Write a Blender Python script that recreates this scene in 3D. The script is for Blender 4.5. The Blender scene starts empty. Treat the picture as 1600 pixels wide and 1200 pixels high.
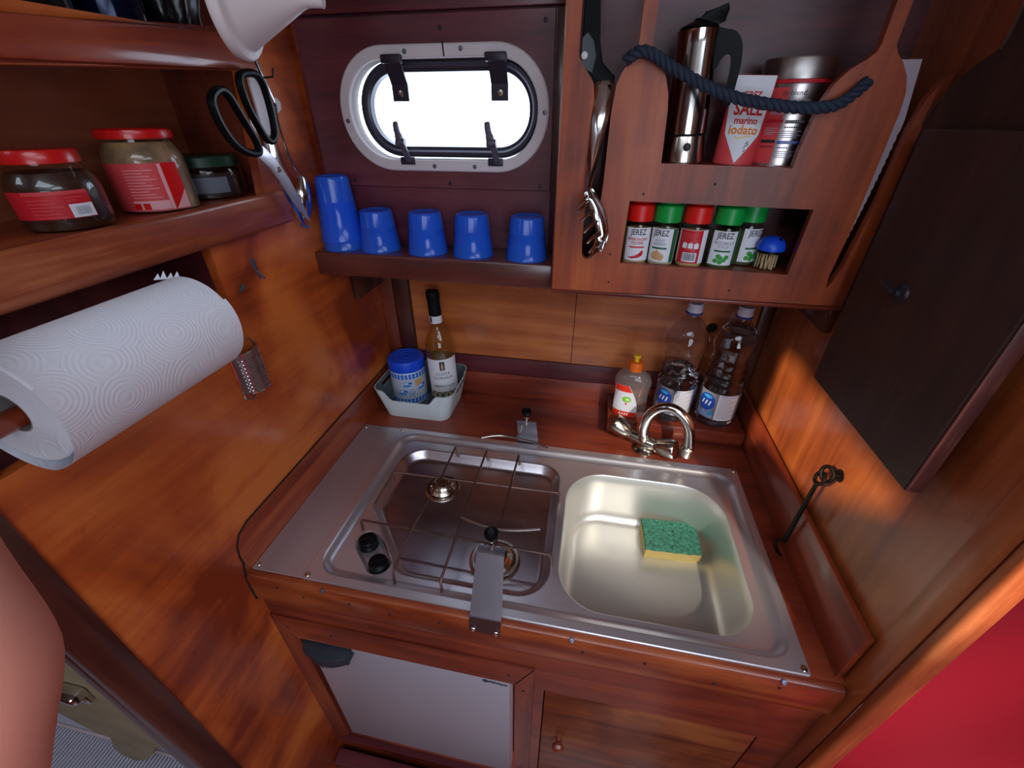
import bpy, bmesh, math, random
from mathutils import Vector, Matrix
from mathutils.geometry import tessellate_polygon
R = math.radians
random.seed(7)
sc = bpy.context.scene
COL = sc.collection

# ---------------------------------------------------------------- camera, sky, light, exposure
cam_d = bpy.data.cameras.new('camera')
cam = bpy.data.objects.new('camera', cam_d); COL.objects.link(cam)
cam.matrix_world = Matrix(((0.98204626, -0.10091779, 0.15937610, 0.42604661),
                           (0.18863975, 0.52343220, -0.83092345, -0.34855812),
                           (0.00043238, 0.84606993, 0.53307174, 0.65137456),
                           (0, 0, 0, 1)))
cam_d.sensor_fit = 'HORIZONTAL'; cam_d.sensor_width = 36.0
cam_d.lens = 657.73 * 36.0 / 1600.0
cam_d.clip_start = 0.01
sc.camera = cam

world = bpy.data.worlds.new('world'); sc.world = world; world.use_nodes = True
wn = world.node_tree.nodes['Background']
wn.inputs[0].default_value = (0.74, 0.85, 1.0, 1)
wn.inputs[1].default_value = 8.0

def area(name, loc, aim, sx, sy, power, color, portal=False):
    d = bpy.data.lights.new(name, 'AREA'); d.shape = 'RECTANGLE'; d.size = sx; d.size_y = sy
    d.energy = power; d.color = color
    o = bpy.data.objects.new(name, d); COL.objects.link(o)
    o.location = loc
    o.rotation_euler = (Vector(aim) - Vector(loc)).to_track_quat('-Z', 'Y').to_euler()
    if portal: d.cycles.is_portal = True
    return o
HX0, HX1, HY0, HY1, CEIL = 0.06, 0.78, -1.05, -0.47, 1.02
WX0, WX1, WZ0, WZ1, WY = 0.50, 1.45, 0.10, 0.85, -1.60
LX0, LX1, LY0, LY1 = -0.80, -0.41, -0.90, -0.47
SX0, SX1, SY0, SY1 = 0.95, 1.75, -1.25, -0.40
area('hatch_portal', ((HX0+HX1)/2, (HY0+HY1)/2, CEIL+0.03), ((HX0+HX1)/2, (HY0+HY1)/2, 0), HX1-HX0, HY1-HY0, 1, (1, 1, 1), True)
area('saloon_portal', ((SX0+SX1)/2, (SY0+SY1)/2, CEIL+0.03), ((SX0+SX1)/2, (SY0+SY1)/2, 0), SX1-SX0, SY1-SY0, 1, (1, 1, 1), True)
area('companionway_portal', ((WX0+WX1)/2, WY-0.05, (WZ0+WZ1)/2), ((WX0+WX1)/2, 0, (WZ0+WZ1)/2), WX1-WX0, WZ1-WZ0, 1, (1, 1, 1), True)
area('passage_portal', ((LX0+LX1)/2, (LY0+LY1)/2, CEIL+0.03), ((LX0+LX1)/2, (LY0+LY1)/2, 0), LX1-LX0, LY1-LY0, 1, (1, 1, 1), True)
area('port_portal', (0.15, 0.52, 0.662), (0.15, 0, 0.662), 0.32, 0.14, 1, (1, 1, 1), True)

sun_d = bpy.data.lights.new('sun', 'SUN'); sun_d.energy = 7.0; sun_d.angle = R(1.5); sun_d.color = (1.0, 0.84, 0.62)
sun = bpy.data.objects.new('sun', sun_d); COL.objects.link(sun)
sun.rotation_euler = Vector((0.68, 0.52, -0.42)).to_track_quat('-Z', 'Y').to_euler()
spot_d = bpy.data.lights.new('sink_fill_spot', 'SPOT'); spot_d.energy = 90.0; spot_d.color = (1.0, 0.91, 0.78); spot_d.spot_size = R(22); spot_d.spot_blend = 0.5; spot_d.shadow_soft_size = 0.015  # added fill spot, no real fitting: warm glow on sink and tap
spot = bpy.data.objects.new('sink_fill_spot', spot_d); COL.objects.link(spot); spot.location = (0.97, -0.62, 0.92)
spot.rotation_euler = (Vector((0.62, 0.36, -0.02))-Vector((0.97, -0.62, 0.92))).to_track_quat('-Z', 'Y').to_euler()

sc.view_settings.view_transform = 'Standard'; sc.view_settings.look = 'None'
sc.view_settings.gamma = 1.0; sc.view_settings.use_curve_mapping = False
sc.view_settings.exposure = -0.6
sc.cycles.use_denoising = True
sc.cycles.max_bounces = 10; sc.cycles.transparent_max_bounces = 16
sc.cycles.caustics_reflective = True; sc.cycles.blur_glossy = 1.0; sc.cycles.caustics_refractive = False
sc.cycles.sample_clamp_indirect = 6.0

# ---------------------------------------------------------------- materials
def lin(c):
    return tuple(((x/255)/12.92 if x/255 <= 0.04045 else ((x/255+0.055)/1.055)**2.4) for x in c) + (1,)
MATS = {}
def base_mat(name):
    m = bpy.data.materials.new(name); m.use_nodes = True
    MATS[name] = m
    return m, m.node_tree, m.node_tree.nodes['Principled BSDF']
def plain(name, col, rough=0.5, metal=0.0, bump=0.0, bscale=200, coat=0.0, trans=0.0, ior=1.45, spec=0.5, vary=0.0, sss=0.0, alpha=1.0, vscale=14):
    m, nt, p = base_mat(name)
    p.inputs['Base Color'].default_value = lin(col); p.inputs['Roughness'].default_value = rough
    p.inputs['Metallic'].default_value = metal; p.inputs['Coat Weight'].default_value = coat
    p.inputs['Coat Roughness'].default_value = 0.08
    p.inputs['Transmission Weight'].default_value = trans; p.inputs['IOR'].default_value = ior
    p.inputs['Specular IOR Level'].default_value = spec; p.inputs['Alpha'].default_value = alpha
    if sss: p.inputs['Subsurface Weight'].default_value = sss; p.inputs['Subsurface Radius'].default_value = (0.01, 0.004, 0.002)
    tc = nt.nodes.new('ShaderNodeTexCoord')
    n = nt.nodes.new('ShaderNodeTexNoise'); n.inputs['Scale'].default_value = bscale; n.inputs['Detail'].default_value = 4
    nt.links.new(tc.outputs['Object'], n.inputs['Vector'])
    if bump:
        b = nt.nodes.new('ShaderNodeBump'); b.inputs['Strength'].default_value = bump; b.inputs['Distance'].default_value = 0.001
        nt.links.new(n.outputs['Fac'], b.inputs['Height']); nt.links.new(b.outputs[0], p.inputs['Normal'])
    if vary:
        n2 = nt.nodes.new('ShaderNodeTexNoise'); n2.inputs['Scale'].default_value = vscale; n2.inputs['Detail'].default_value = 6
        nt.links.new(tc.outputs['Object'], n2.inputs['Vector'])
        rp = nt.nodes.new('ShaderNodeValToRGB')
        c = lin(col)
        rp.color_ramp.elements[0].color = tuple(x*(1-vary) for x in c[:3])+(1,); rp.color_ramp.elements[0].position = 0.3
        rp.color_ramp.elements[1].color = tuple(min(1, x*(1+vary)) for x in c[:3])+(1,); rp.color_ramp.elements[1].position = 0.7
        nt.links.new(n2.outputs['Fac'], rp.inputs[0]); nt.links.new(rp.outputs[0], p.inputs['Base Color'])
    return m
def wood(name, dark, mid, light, axis='x', scale=1.0, rough=0.32, coat=0.5, blotch=0.5, crough=0.1, seed=0.0, wear=0.0):
    m, nt, p = base_mat(name)
    N = nt.nodes.new; L = nt.links.new
    tc = N('ShaderNodeTexCoord'); mp = N('ShaderNodeMapping')
    s = {'x': (2.2, 26, 26), 'y': (26, 2.2, 26), 'z': (26, 26, 2.2)}[axis]
    mp.inputs['Scale'].default_value = tuple(v*scale for v in s); mp.inputs['Location'].default_value = (seed, seed*1.7, seed*0.6)
    L(tc.outputs['Object'], mp.inputs['Vector'])
    n1 = N('ShaderNodeTexNoise'); n1.inputs['Scale'].default_value = 1.0; n1.inputs['Detail'].default_value = 9; n1.inputs['Roughness'].default_value = 0.62; n1.inputs['Distortion'].default_value = 0.9
    L(mp.outputs[0], n1.inputs['Vector'])
    mp2 = N('ShaderNodeMapping'); mp2.inputs['Scale'].default_value = tuple(v*scale*6 for v in s); L(tc.outputs['Object'], mp2.inputs['Vector'])
    n2 = N('ShaderNodeTexNoise'); n2.inputs['Scale'].default_value = 1.0; n2.inputs['Detail'].default_value = 4; n2.inputs['Roughness'].default_value = 0.7
    L(mp2.outputs[0], n2.inputs['Vector'])
    n3 = N('ShaderNodeTexNoise'); n3.inputs['Scale'].default_value = 5.0; n3.inputs['Detail'].default_value = 5; n3.inputs['Distortion'].default_value = 0.6
    mp3 = N('ShaderNodeMapping'); mp3.inputs['Location'].default_value = (seed*3, 2, seed)
    L(tc.outputs['Object'], mp3.inputs['Vector']); L(mp3.outputs[0], n3.inputs['Vector'])
    a = N('ShaderNodeMath'); a.operation = 'MULTIPLY_ADD'; a.inputs[1].default_value = 0.28; L(n2.outputs['Fac'], a.inputs[0])
    bl = N('ShaderNodeMath'); bl.operation = 'MULTIPLY_ADD'; bl.inputs[1].default_value = blotch; L(n3.outputs['Fac'], bl.inputs[0]); L(n1.outputs['Fac'], bl.inputs[2])
    sub = N('ShaderNodeMath'); sub.operation = 'SUBTRACT'; sub.inputs[1].default_value = blotch*0.5+0.14; L(bl.outputs[0], sub.inputs[0])
    L(sub.outputs[0], a.inputs[2])
    rp = N('ShaderNodeValToRGB'); e = rp.color_ramp.elements
    e[0].position = 0.3; e[0].color = lin(dark); e[1].position = 0.72; e[1].color = lin(light)
    k = e.new(0.5); k.color = lin(mid)
    L(a.outputs[0], rp.inputs[0])
    col = rp.outputs[0]
    if wear:
        n4 = N('ShaderNodeTexNoise'); n4.inputs['Scale'].default_value = 34; n4.inputs['Detail'].default_value = 6; n4.inputs['Roughness'].default_value = 0.7
        L(mp3.outputs[0], n4.inputs['Vector'])
        r4 = N('ShaderNodeValToRGB'); r4.color_ramp.elements[0].position = 0.64; r4.color_ramp.elements[1].position = 0.72
        L(n4.outputs['Fac'], r4.inputs[0])
        mx = N('ShaderNodeMixRGB'); mx.inputs[2].default_value = lin((60, 30, 20))
        w = N('ShaderNodeMath'); w.operation = 'MULTIPLY'; w.inputs[1].default_value = wear; L(r4.outputs[0], w.inputs[0])
        L(w.outputs[0], mx.inputs[0]); L(col, mx.inputs[1]); col = mx.outputs[0]
    L(col, p.inputs['Base Color'])
    rr = N('ShaderNodeMapRange'); rr.inputs['To Min'].default_value = rough*0.75; rr.inputs['To Max'].default_value = rough*1.35; L(n3.outputs['Fac'], rr.inputs['Value'])
    L(rr.outputs[0], p.inputs['Roughness'])
    p.inputs['Coat Weight'].default_value = coat; p.inputs['Coat Roughness'].default_value = crough
    b = N('ShaderNodeBump'); b.inputs['Strength'].default_value = 0.12; b.inputs['Distance'].default_value = 0.001
    L(a.outputs[0], b.inputs['Height']); L(b.outputs[0], p.inputs['Normal'])
    return m
def steel(name, col, rough, axis=None, stain=0.0):
    m, nt, p = base_mat(name); N = nt.nodes.new; L = nt.links.new
    p.inputs['Metallic'].default_value = 1.0; p.inputs['Base Color'].default_value = lin(col)
    tc = N('ShaderNodeTexCoord'); mp = N('ShaderNodeMapping')
    mp.inputs['Scale'].default_value = {'x': (3, 160, 160), 'y': (160, 3, 160), 'z': (160, 160, 3), None: (40, 40, 40)}[axis]
    L(tc.outputs['Object'], mp.inputs['Vector'])
    n = N('ShaderNodeTexNoise'); n.inputs['Scale'].default_value = 1.0; n.inputs['Detail'].default_value = 3; L(mp.outputs[0], n.inputs['Vector'])
    rr = N('ShaderNodeMapRange'); rr.inputs['To Min'].default_value = rough*0.88; rr.inputs['To Max'].default_value = rough*1.15; L(n.outputs['Fac'], rr.inputs['Value'])
    L(rr.outputs[0], p.inputs['Roughness'])
    if stain:
        n2 = N('ShaderNodeTexNoise'); n2.inputs['Scale'].default_value = 13; n2.inputs['Detail'].default_value = 6; L(tc.outputs['Object'], n2.inputs['Vector'])
        rp = N('ShaderNodeValToRGB'); e = rp.color_ramp.elements
        c = lin(col); e[0].position = 0.36; e[0].color = tuple(x*(1-stain) for x in c[:3])+(1,); e[1].position = 0.6; e[1].color = c
        L(n2.outputs['Fac'], rp.inputs[0]); L(rp.outputs[0], p.inputs['Base Color'])
    return m
def thin_glass(name, tint=(255, 255, 255), refl=1.0, rough=0.02):
    m, nt, p = base_mat(name); N = nt.nodes.new; L = nt.links.new
    t = N('ShaderNodeBsdfTransparent'); t.inputs[0].default_value = lin(tint)
    g = N('ShaderNodeBsdfGlossy'); g.inputs['Roughness'].default_value = rough
    f = N('ShaderNodeFresnel'); f.inputs['IOR'].default_value = 1.5
    k = N('ShaderNodeMath'); k.operation = 'MULTIPLY'; k.inputs[1].default_value = refl; L(f.outputs[0], k.inputs[0])
    geo = N('ShaderNodeNewGeometry'); inv_ = N('ShaderNodeMath'); inv_.operation = 'MULTIPLY_ADD'; inv_.inputs[1].default_value = -refl; inv_.inputs[2].default_value = refl; L(geo.outputs['Backfacing'], inv_.inputs[0])
    cl = N('ShaderNodeMath'); cl.operation = 'MAXIMUM'; cl.inputs[1].default_value = 0.0; L(inv_.outputs[0], cl.inputs[0]); L(cl.outputs[0], k.inputs[1])
    mx = N('ShaderNodeMixShader'); L(k.outputs[0], mx.inputs[0]); L(t.outputs[0], mx.inputs[1]); L(g.outputs[0], mx.inputs[2])
    L(mx.outputs[0], nt.nodes['Material Output'].inputs['Surface'])
    return m
def film(name, col, density, refl=1.0, rough=0.1):
    """translucent coloured plastic wall: part see-through, part diffuse/translucent, with a glossy skin"""
    m, nt, p = base_mat(name); N = nt.nodes.new; L = nt.links.new
    t = N('ShaderNodeBsdfTransparent'); t.inputs[0].default_value = lin(col)
    d = N('ShaderNodeBsdfDiffuse'); d.inputs[0].default_value = lin(col)
    tr = N('ShaderNodeBsdfTranslucent'); tr.inputs[0].default_value = lin(col)
    m1 = N('ShaderNodeMixShader'); m1.inputs[0].default_value = 0.5; L(d.outputs[0], m1.inputs[1]); L(tr.outputs[0], m1.inputs[2])
    m2 = N('ShaderNodeMixShader'); m2.inputs[0].default_value = density; L(t.outputs[0], m2.inputs[1]); L(m1.outputs[0], m2.inputs[2])
    g = N('ShaderNodeBsdfGlossy'); g.inputs['Roughness'].default_value = rough
    f = N('ShaderNodeFresnel'); f.inputs['IOR'].default_value = 1.45
    k = N('ShaderNodeMath'); k.operation = 'MULTIPLY'; k.inputs[1].default_value = refl; L(f.outputs[0], k.inputs[0])
    geo = N('ShaderNodeNewGeometry'); inv_ = N('ShaderNodeMath'); inv_.operation = 'MULTIPLY_ADD'; inv_.inputs[1].default_value = -refl; inv_.inputs[2].default_value = refl; L(geo.outputs['Backfacing'], inv_.inputs[0])
    cl = N('ShaderNodeMath'); cl.operation = 'MAXIMUM'; cl.inputs[1].default_value = 0.0; L(inv_.outputs[0], cl.inputs[0]); L(cl.outputs[0], k.inputs[1])
    m3 = N('ShaderNodeMixShader'); L(k.outputs[0], m3.inputs[0]); L(m2.outputs[0], m3.inputs[1]); L(g.outputs[0], m3.inputs[2])
    L(m3.outputs[0], nt.nodes['Material Output'].inputs['Surface'])
    return m

W_LEFT = wood('varnished_ply_left', (132, 48, 20), (184, 82, 30), (212, 112, 46), 'y', 0.32, 0.36, 0.5, 1.5, 0.16, 1.3, 0.5)
W_BACK = wood('varnished_ply_back', (138, 64, 30), (176, 94, 46), (200, 120, 66), 'x', 0.6, 0.36, 0.5, 0.5, 0.14, 4.1)
W_RIGHT = wood('varnished_ply_right', (116, 50, 24), (158, 78, 36), (186, 102, 50), 'z', 0.6, 0.34, 0.5, 0.6, 0.13, 7.7, 0.1)
W_RED = wood('red_mahogany_x', (84, 28, 18), (122, 46, 28), (150, 66, 38), 'x', 0.8, 0.36, 0.5, 0.5, 0.13, 2.2)
W_REDY = wood('red_mahogany_y', (96, 32, 18), (138, 54, 28), (164, 78, 40), 'y', 0.8, 0.34, 0.5, 0.5, 0.12, 5.2)
W_REDZ = wood('red_mahogany_z', (86, 34, 22), (120, 50, 32), (142, 66, 42), 'z', 0.8, 0.36, 0.5, 0.5, 0.13, 3.4)
W_RACK = wood('rack_mahogany', (108, 38, 14), (154, 64, 24), (180, 88, 34), 'z', 0.5, 0.5, 0.1, 0.8, 0.2, 9.1)
W_DARK = wood('dark_mahogany', (66, 22, 30), (92, 36, 44), (112, 48, 54), 'x', 0.8, 0.42, 0.2, 0.5, 0.16, 6.3)
W_DARKZ = wood('dark_mahogany_z', (48, 20, 16), (72, 32, 24), (92, 44, 30), 'z', 0.8, 0.36, 0.45, 0.5, 0.14, 8.8)
W_BOARD = wood('old_board_wood', (44, 24, 20), (60, 34, 27), (78, 46, 36), 'z', 0.8, 0.6, 0.1, 0.5, 0.3, 11.0)
W_EDGE = wood('worn_edge_wood', (128, 52, 22), (166, 78, 34), (196, 110, 60), 'z', 1.0, 0.5, 0.2, 0.5, 0.2, 12.0)
W_EDGEY = wood('worn_edge_wood_y', (110, 44, 24), (146, 66, 34), (180, 104, 66), 'y', 1.0, 0.4, 0.4, 0.6, 0.14, 12.0)
STEEL_X = steel('brushed_steel', (214, 210, 214), 0.30, 'x')
STEEL_PLATE = steel('brushed_steel_plate', (206, 202, 208), 0.36, 'y')
STEEL_BOWL = steel('satin_steel_bowl', (216, 214, 208), 0.38, 'x')
for m_, k_ in ((STEEL_X, 0.82), (STEEL_PLATE, 0.78)): m_.node_tree.nodes['Principled BSDF'].inputs['Metallic'].default_value = k_
STEEL_BOWL.node_tree.nodes['Principled BSDF'].inputs['Metallic'].default_value = 0.75
STEEL_WELL = steel('stained_steel', (206, 198, 202), 0.295, 'x', 0.22)
STEEL_CLAMP = steel('dull_clamp_steel', (132, 124, 130), 0.4, 'z')
CHROME = steel('chrome', (210, 208, 205), 0.12)
CHROME_OLD = steel('dull_chrome', (206, 200, 184), 0.20, None, 0.2)
ALU = steel('polished_aluminium', (200, 190, 178), 0.2, None, 0.25)
IRON = plain('black_iron', (34, 26, 22), 0.45, 0.7)
WIRE = plain('burnt_wire', (120, 92, 84), 0.42, 0.85, vary=0.4)
WIRE_B = plain('bright_wire', (190, 182, 176), 0.3, 0.95)
BLACK = plain('black_plastic', (9, 10, 13), 0.32, spec=0.2)
BLACK_M = plain('matt_black', (15, 16, 19), 0.6, spec=0.15)
GREY_D = plain('charcoal_plastic', (44, 50, 58), 0.45)
DARKGAP = plain('dark_gap', (14, 8, 7), 0.8)
WHITE_P = plain('white_plastic', (222, 214, 214), 0.38, sss=0.0)
RING = plain('white_frame_plastic', (206, 196, 198), 0.45, vary=0.06)
FRAME_D = plain('dark_window_frame', (58, 54, 66), 0.3, 0.4)
BRACKET = plain('dark_hinge', (46, 38, 48), 0.4, 0.2)
LATCH = plain('grey_latch_metal', (108, 104, 118), 0.35, 0.6)
FRIDGE = plain('fridge_grey', (176, 168, 178), 0.42, 0.25, bump=0.05, bscale=500)
BASKET_O = plain('pale_grey_plastic', (204, 214, 216), 0.42)
BASKET_I = plain('slate_grey_plastic', (84, 92, 98), 0.5)
BLUE_L = plain('blue_lid_plastic', (22, 76, 214), 0.35)
CUP = film('blue_cup_plastic', (66, 146, 255), 0.62, 1.0, 0.14)
RED_L = plain('red_lid', (206, 22, 24), 0.3, coat=0.3)
GREEN_L = plain('green_lid', (12, 150, 62), 0.35)
RED_C = plain('red_cap', (214, 26, 20), 0.35)
PAPER = plain('label_paper', (226, 226, 232), 0.55)
PAPER_RED = plain('label_red', (196, 26, 40), 0.45)
PAPER_PINK = plain('label_pink_red', (208, 66, 70), 0.5)
PAPER_GREEN = plain('label_green', (24, 96, 60), 0.5)
PAPER_BLUE = plain('label_blue', (24, 70, 170), 0.45)
PAPER_SKY = plain('label_sky', (60, 160, 210), 0.45)
PAPER_ORANGE = plain('label_orange', (226, 130, 40), 0.5)
PAPER_DARK = plain('label_dark', (34, 28, 34), 0.5)
PAPER_GREY = plain('label_grey', (104, 106, 118), 0.5)
PAPER_YEL = plain('label_yellow', (232, 200, 60), 0.5)
PAPER_TAN = plain('label_tan', (206, 160, 110), 0.5)
INK = plain('ink', (40, 42, 56), 0.6)
INK_RED = plain('ink_red', (196, 34, 30), 0.6)
INK_SOFT = plain('ink_soft', (150, 152, 166), 0.6)
ORANGE = plain('orange_cap', (244, 112, 20), 0.4)
YELLOW = plain('yellow_nozzle', (246, 196, 40), 0.4)
GLASS = thin_glass('clear_glass', (246, 250, 248), 1.2)
PET = thin_glass('clear_pet', (236, 236, 242), 1.6, 0.05)
SOAPB = film('soap_bottle_plastic', (244, 238, 236), 0.16, 1.3, 0.1)
PANE = thin_glass('port_glass', (250, 252, 255), 0.6)
WINE = film('white_wine', (250, 222, 140), 0.10, 0.7, 0.05)
WATER = plain('water', (250, 252, 255), 0.0, trans=1.0, ior=1.33)
CAPW = plain('bottle_cap_white', (206, 204, 224), 0.4)
SPONGE_G = plain('scouring_green', (60, 120, 98), 0.95, bump=1.0, bscale=700, vary=0.55, vscale=160)
SPONGE_Y = plain('sponge_yellow', (182, 160, 96), 0.9, bump=0.6, bscale=500)
ROPE = plain('navy_rope', (36, 46, 66), 0.75, bump=0.6, bscale=900)
SKIN = plain('skin', (214, 140, 120), 0.5, bump=0.1, bscale=300, sss=0.1)
CARD = plain('core_card', (168, 160, 158), 0.8)
PEPPER = plain('spice_tan', (206, 170, 110), 0.8, vary=0.3, bscale=300)
HERB = plain('dried_herb', (72, 80, 44), 0.9, bump=0.8, bscale=600, vary=0.5)
GARLIC = plain('garlic_granules', (220, 200, 166), 0.9)
PICK = plain('toothpick_wood', (206, 176, 134), 0.7, vary=0.2)
CHOC = plain('dark_spread', (58, 30, 20), 0.35)
CREAM = plain('pale_spread', (150, 116, 84), 0.5, vary=0.6, vscale=40)
BEIGE = plain('beige_board', (150, 130, 100), 0.6, vary=0.15)
MATGREY = plain('grey_mat', (186, 182, 196), 0.5)
LEAFG = plain('print_green', (60, 150, 60), 0.5)
BLADE = plain('pale_blade', (196, 180, 190), 0.35, 0.3)
BLUE_T = plain('blue_tag', (40, 90, 180), 0.4)
def tissue():
    m, nt, p = base_mat('embossed_tissue'); N = nt.nodes.new; L = nt.links.new
    p.inputs['Base Color'].default_value = lin((232, 234, 242)); p.inputs['Roughness'].default_value = 0.85
    tc = N('ShaderNodeTexCoord'); v = N('ShaderNodeTexVoronoi'); v.inputs['Scale'].default_value = 21
    L(tc.outputs['Object'], v.inputs['Vector'])
    s = N('ShaderNodeMath'); s.operation = 'MULTIPLY'; s.inputs[1].default_value = 84; L(v.outputs['Distance'], s.inputs[0])
    q = N('ShaderNodeMath'); q.operation = 'SINE'; L(s.outputs[0], q.inputs[0])
    b = N('ShaderNodeBump'); b.inputs['Strength'].default_value = 0.16; b.inputs['Distance'].default_value = 0.001
    L(q.outputs[0], b.inputs['Height']); L(b.outputs[0], p.inputs['Normal'])
    return m
TISSUE = tissue()
def red_cloth():
    m, nt, p = base_mat('red_cloth'); N = nt.nodes.new; L = nt.links.new
    p.inputs['Base Color'].default_value = lin((226, 14, 44)); p.inputs['Roughness'].default_value = 0.75
    p.inputs['Sheen Weight'].default_value = 0.2
    tc = N('ShaderNodeTexCoord'); n = N('ShaderNodeTexNoise'); n.inputs['Scale'].default_value = 900; L(tc.outputs['Object'], n.inputs['Vector'])
    b = N('ShaderNodeBump'); b.inputs['Strength'].default_value = 0.2; b.inputs['Distance'].default_value = 0.001
    L(n.outputs['Fac'], b.inputs['Height']); L(b.outputs[0], p.inputs['Normal'])
    return m
REDCLOTH = red_cloth()

# ---------------------------------------------------------------- mesh helpers
def finish(name, bm, mat, parent=None, smooth=30, local=False, up=False):
    bmesh.ops.recalc_face_normals(bm, faces=bm.faces)
    if up and sum(f.normal.z*f.calc_area() for f in bm.faces) < 0: bmesh.ops.reverse_faces(bm, faces=bm.faces)
    me = bpy.data.meshes.new(name); bm.to_mesh(me); bm.free()
    mats = mat if isinstance(mat, (list, tuple)) else [mat]
    for m in mats: me.materials.append(m)
    if smooth:
        me.polygons.foreach_set('use_smooth', [True]*len(me.polygons))
        me.set_sharp_from_angle(angle=R(smooth))
    o = bpy.data.objects.new(name, me); COL.objects.link(o)
    if parent is not None:
        o.parent = parent
        if not local: o.matrix_parent_inverse = inv(parent)
    return o
WM = {}
def world_of(o):
    m = o.matrix_basis.copy()
    if o.parent is not None: m = world_of(o.parent) @ o.matrix_parent_inverse @ m
    return m
def inv(o): return world_of(o).inverted()
def empty(name, loc, label=None, cat=None, group=None, rotz=0.0):
    o = bpy.data.objects.new(name, None); COL.objects.link(o); o.empty_display_size = 0.02
    o.location = loc; o.rotation_euler = (0, 0, rotz)
    tag(o, label, cat, group); return o
def tag(o, label=None, cat=None, group=None, kind=None):
    if label: o['label'] = label
    if cat: o['category'] = cat
    if group: o['group'] = group
    if kind: o['kind'] = kind
    return o
def structure(o): o['kind'] = 'structure'; return o
def B(): return bmesh.new()
def box(bm, x0, x1, y0, y1, z0, z1, bev=0.0, seg=2):
    r = bmesh.ops.create_cube(bm, size=1.0)
    bmesh.ops.scale(bm, vec=(x1-x0, y1-y0, z1-z0), verts=r['verts'])
    bmesh.ops.translate(bm, vec=((x0+x1)/2, (y0+y1)/2, (z0+z1)/2), verts=r['verts'])
    if bev:
        es = list({e for v in r['verts'] for e in v.link_edges})
        bmesh.ops.bevel(bm, geom=es, offset=bev, segments=seg, affect='EDGES', profile=0.5)
def add(bm, vs, fs, mi=0, M=None):
    vv = [bm.verts.new(M @ Vector(v) if M else v) for v in vs]
    for f in fs:
        try: bm.faces.new([vv[i] for i in f]).material_index = mi
        except ValueError: pass
    return vv
def lathe(bm, prof, n=24, M=None, mi=0, caps=True):
    """profile (radius, z) turned about local Z"""
    vs, fs = [], []
    rings = []
    for r, z in prof:
        if r < 1e-6: rings.append([len(vs)]); vs.append((0, 0, z))
        else:
            rings.append(list(range(len(vs), len(vs)+n)))
            vs += [(r*math.cos(2*math.pi*i/n), r*math.sin(2*math.pi*i/n), z) for i in range(n)]
    for a, b in zip(rings, rings[1:]):
        if len(a) == 1 and len(b) == 1: continue
        for i in range(n):
            j = (i+1) % n
            if len(a) == 1: fs.append((a[0], b[i], b[j]))
            elif len(b) == 1: fs.append((a[i], b[0], a[j]))
            else: fs.append((a[i], a[j], b[j], b[i]))
    if caps:
        if len(rings[0]) > 1: fs.append(tuple(reversed(rings[0])))
        if len(rings[-1]) > 1: fs.append(tuple(rings[-1]))
    add(bm, vs, fs, mi, M)
def tube(bm, pts, r, n=8, closed=False, mi=0, caps=True, flat=1.0, up=None):
    """tube along points; r number or list; flat squashes it along the 'up' vector"""
    P = [Vector(p) for p in pts]; k = len(P)
    rs = r if isinstance(r, (list, tuple)) else [r]*k
    T = []
    for i in range(k):
        if closed: t = P[(i+1) % k]-P[i-1]
        else: t = P[min(i+1, k-1)]-P[max(i-1, 0)]
        T.append(t.normalized())
    u = Vector(up) if up else (Vector((0, 0, 1)) if abs(T[0].z) < 0.9 else Vector((1, 0, 0)))
    nrm = (u - T[0]*u.dot(T[0])).normalized()
    vs, fs = [], []
    for i in range(k):
        if up: nrm = (Vector(up) - T[i]*Vector(up).dot(T[i])).normalized()
        else: nrm = (nrm - T[i]*nrm.dot(T[i])).normalized()
        bn = T[i].cross(nrm)
        for j in range(n):
            a = 2*math.pi*j/n
            vs.append(P[i] + (nrm*math.cos(a)*flat + bn*math.sin(a))*rs[i])
    for i in range(k if closed else k-1):
        a, b = i*n, ((i+1) % k)*n
        for j in range(n): fs.append((a+j, a+(j+1) % n, b+(j+1) % n, b+j))
    if caps and not closed:
        fs.append(tuple(range(n-1, -1, -1))); fs.append(tuple(range((k-1)*n, k*n)))
    add(bm, vs, fs, mi)
def spline(pts, m=6, closed=False):
    P = [Vector(p) for p in pts]; k = len(P); out = []
    for i in range(k if closed else k-1):
        p0 = P[i-1] if (i > 0 or closed) else P[0]; p1 = P[i]; p2 = P[(i+1) % k]
        p3 = P[(i+2) % k] if (i+2 < k or closed) else P[-1]
        for j in range(m):
            t = j/m
            out.append(0.5*((2*p1)+(p2-p0)*t+(2*p0-5*p1+4*p2-p3)*t*t+(3*p1-p0-3*p2+p3)*t**3))
    if not closed: out.append(P[-1])
    return out
AX = {'x': lambda a, b, d: (d, a, b), 'y': lambda a, b, d: (a, d, b), 'z': lambda a, b, d: (a, b, d)}
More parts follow.
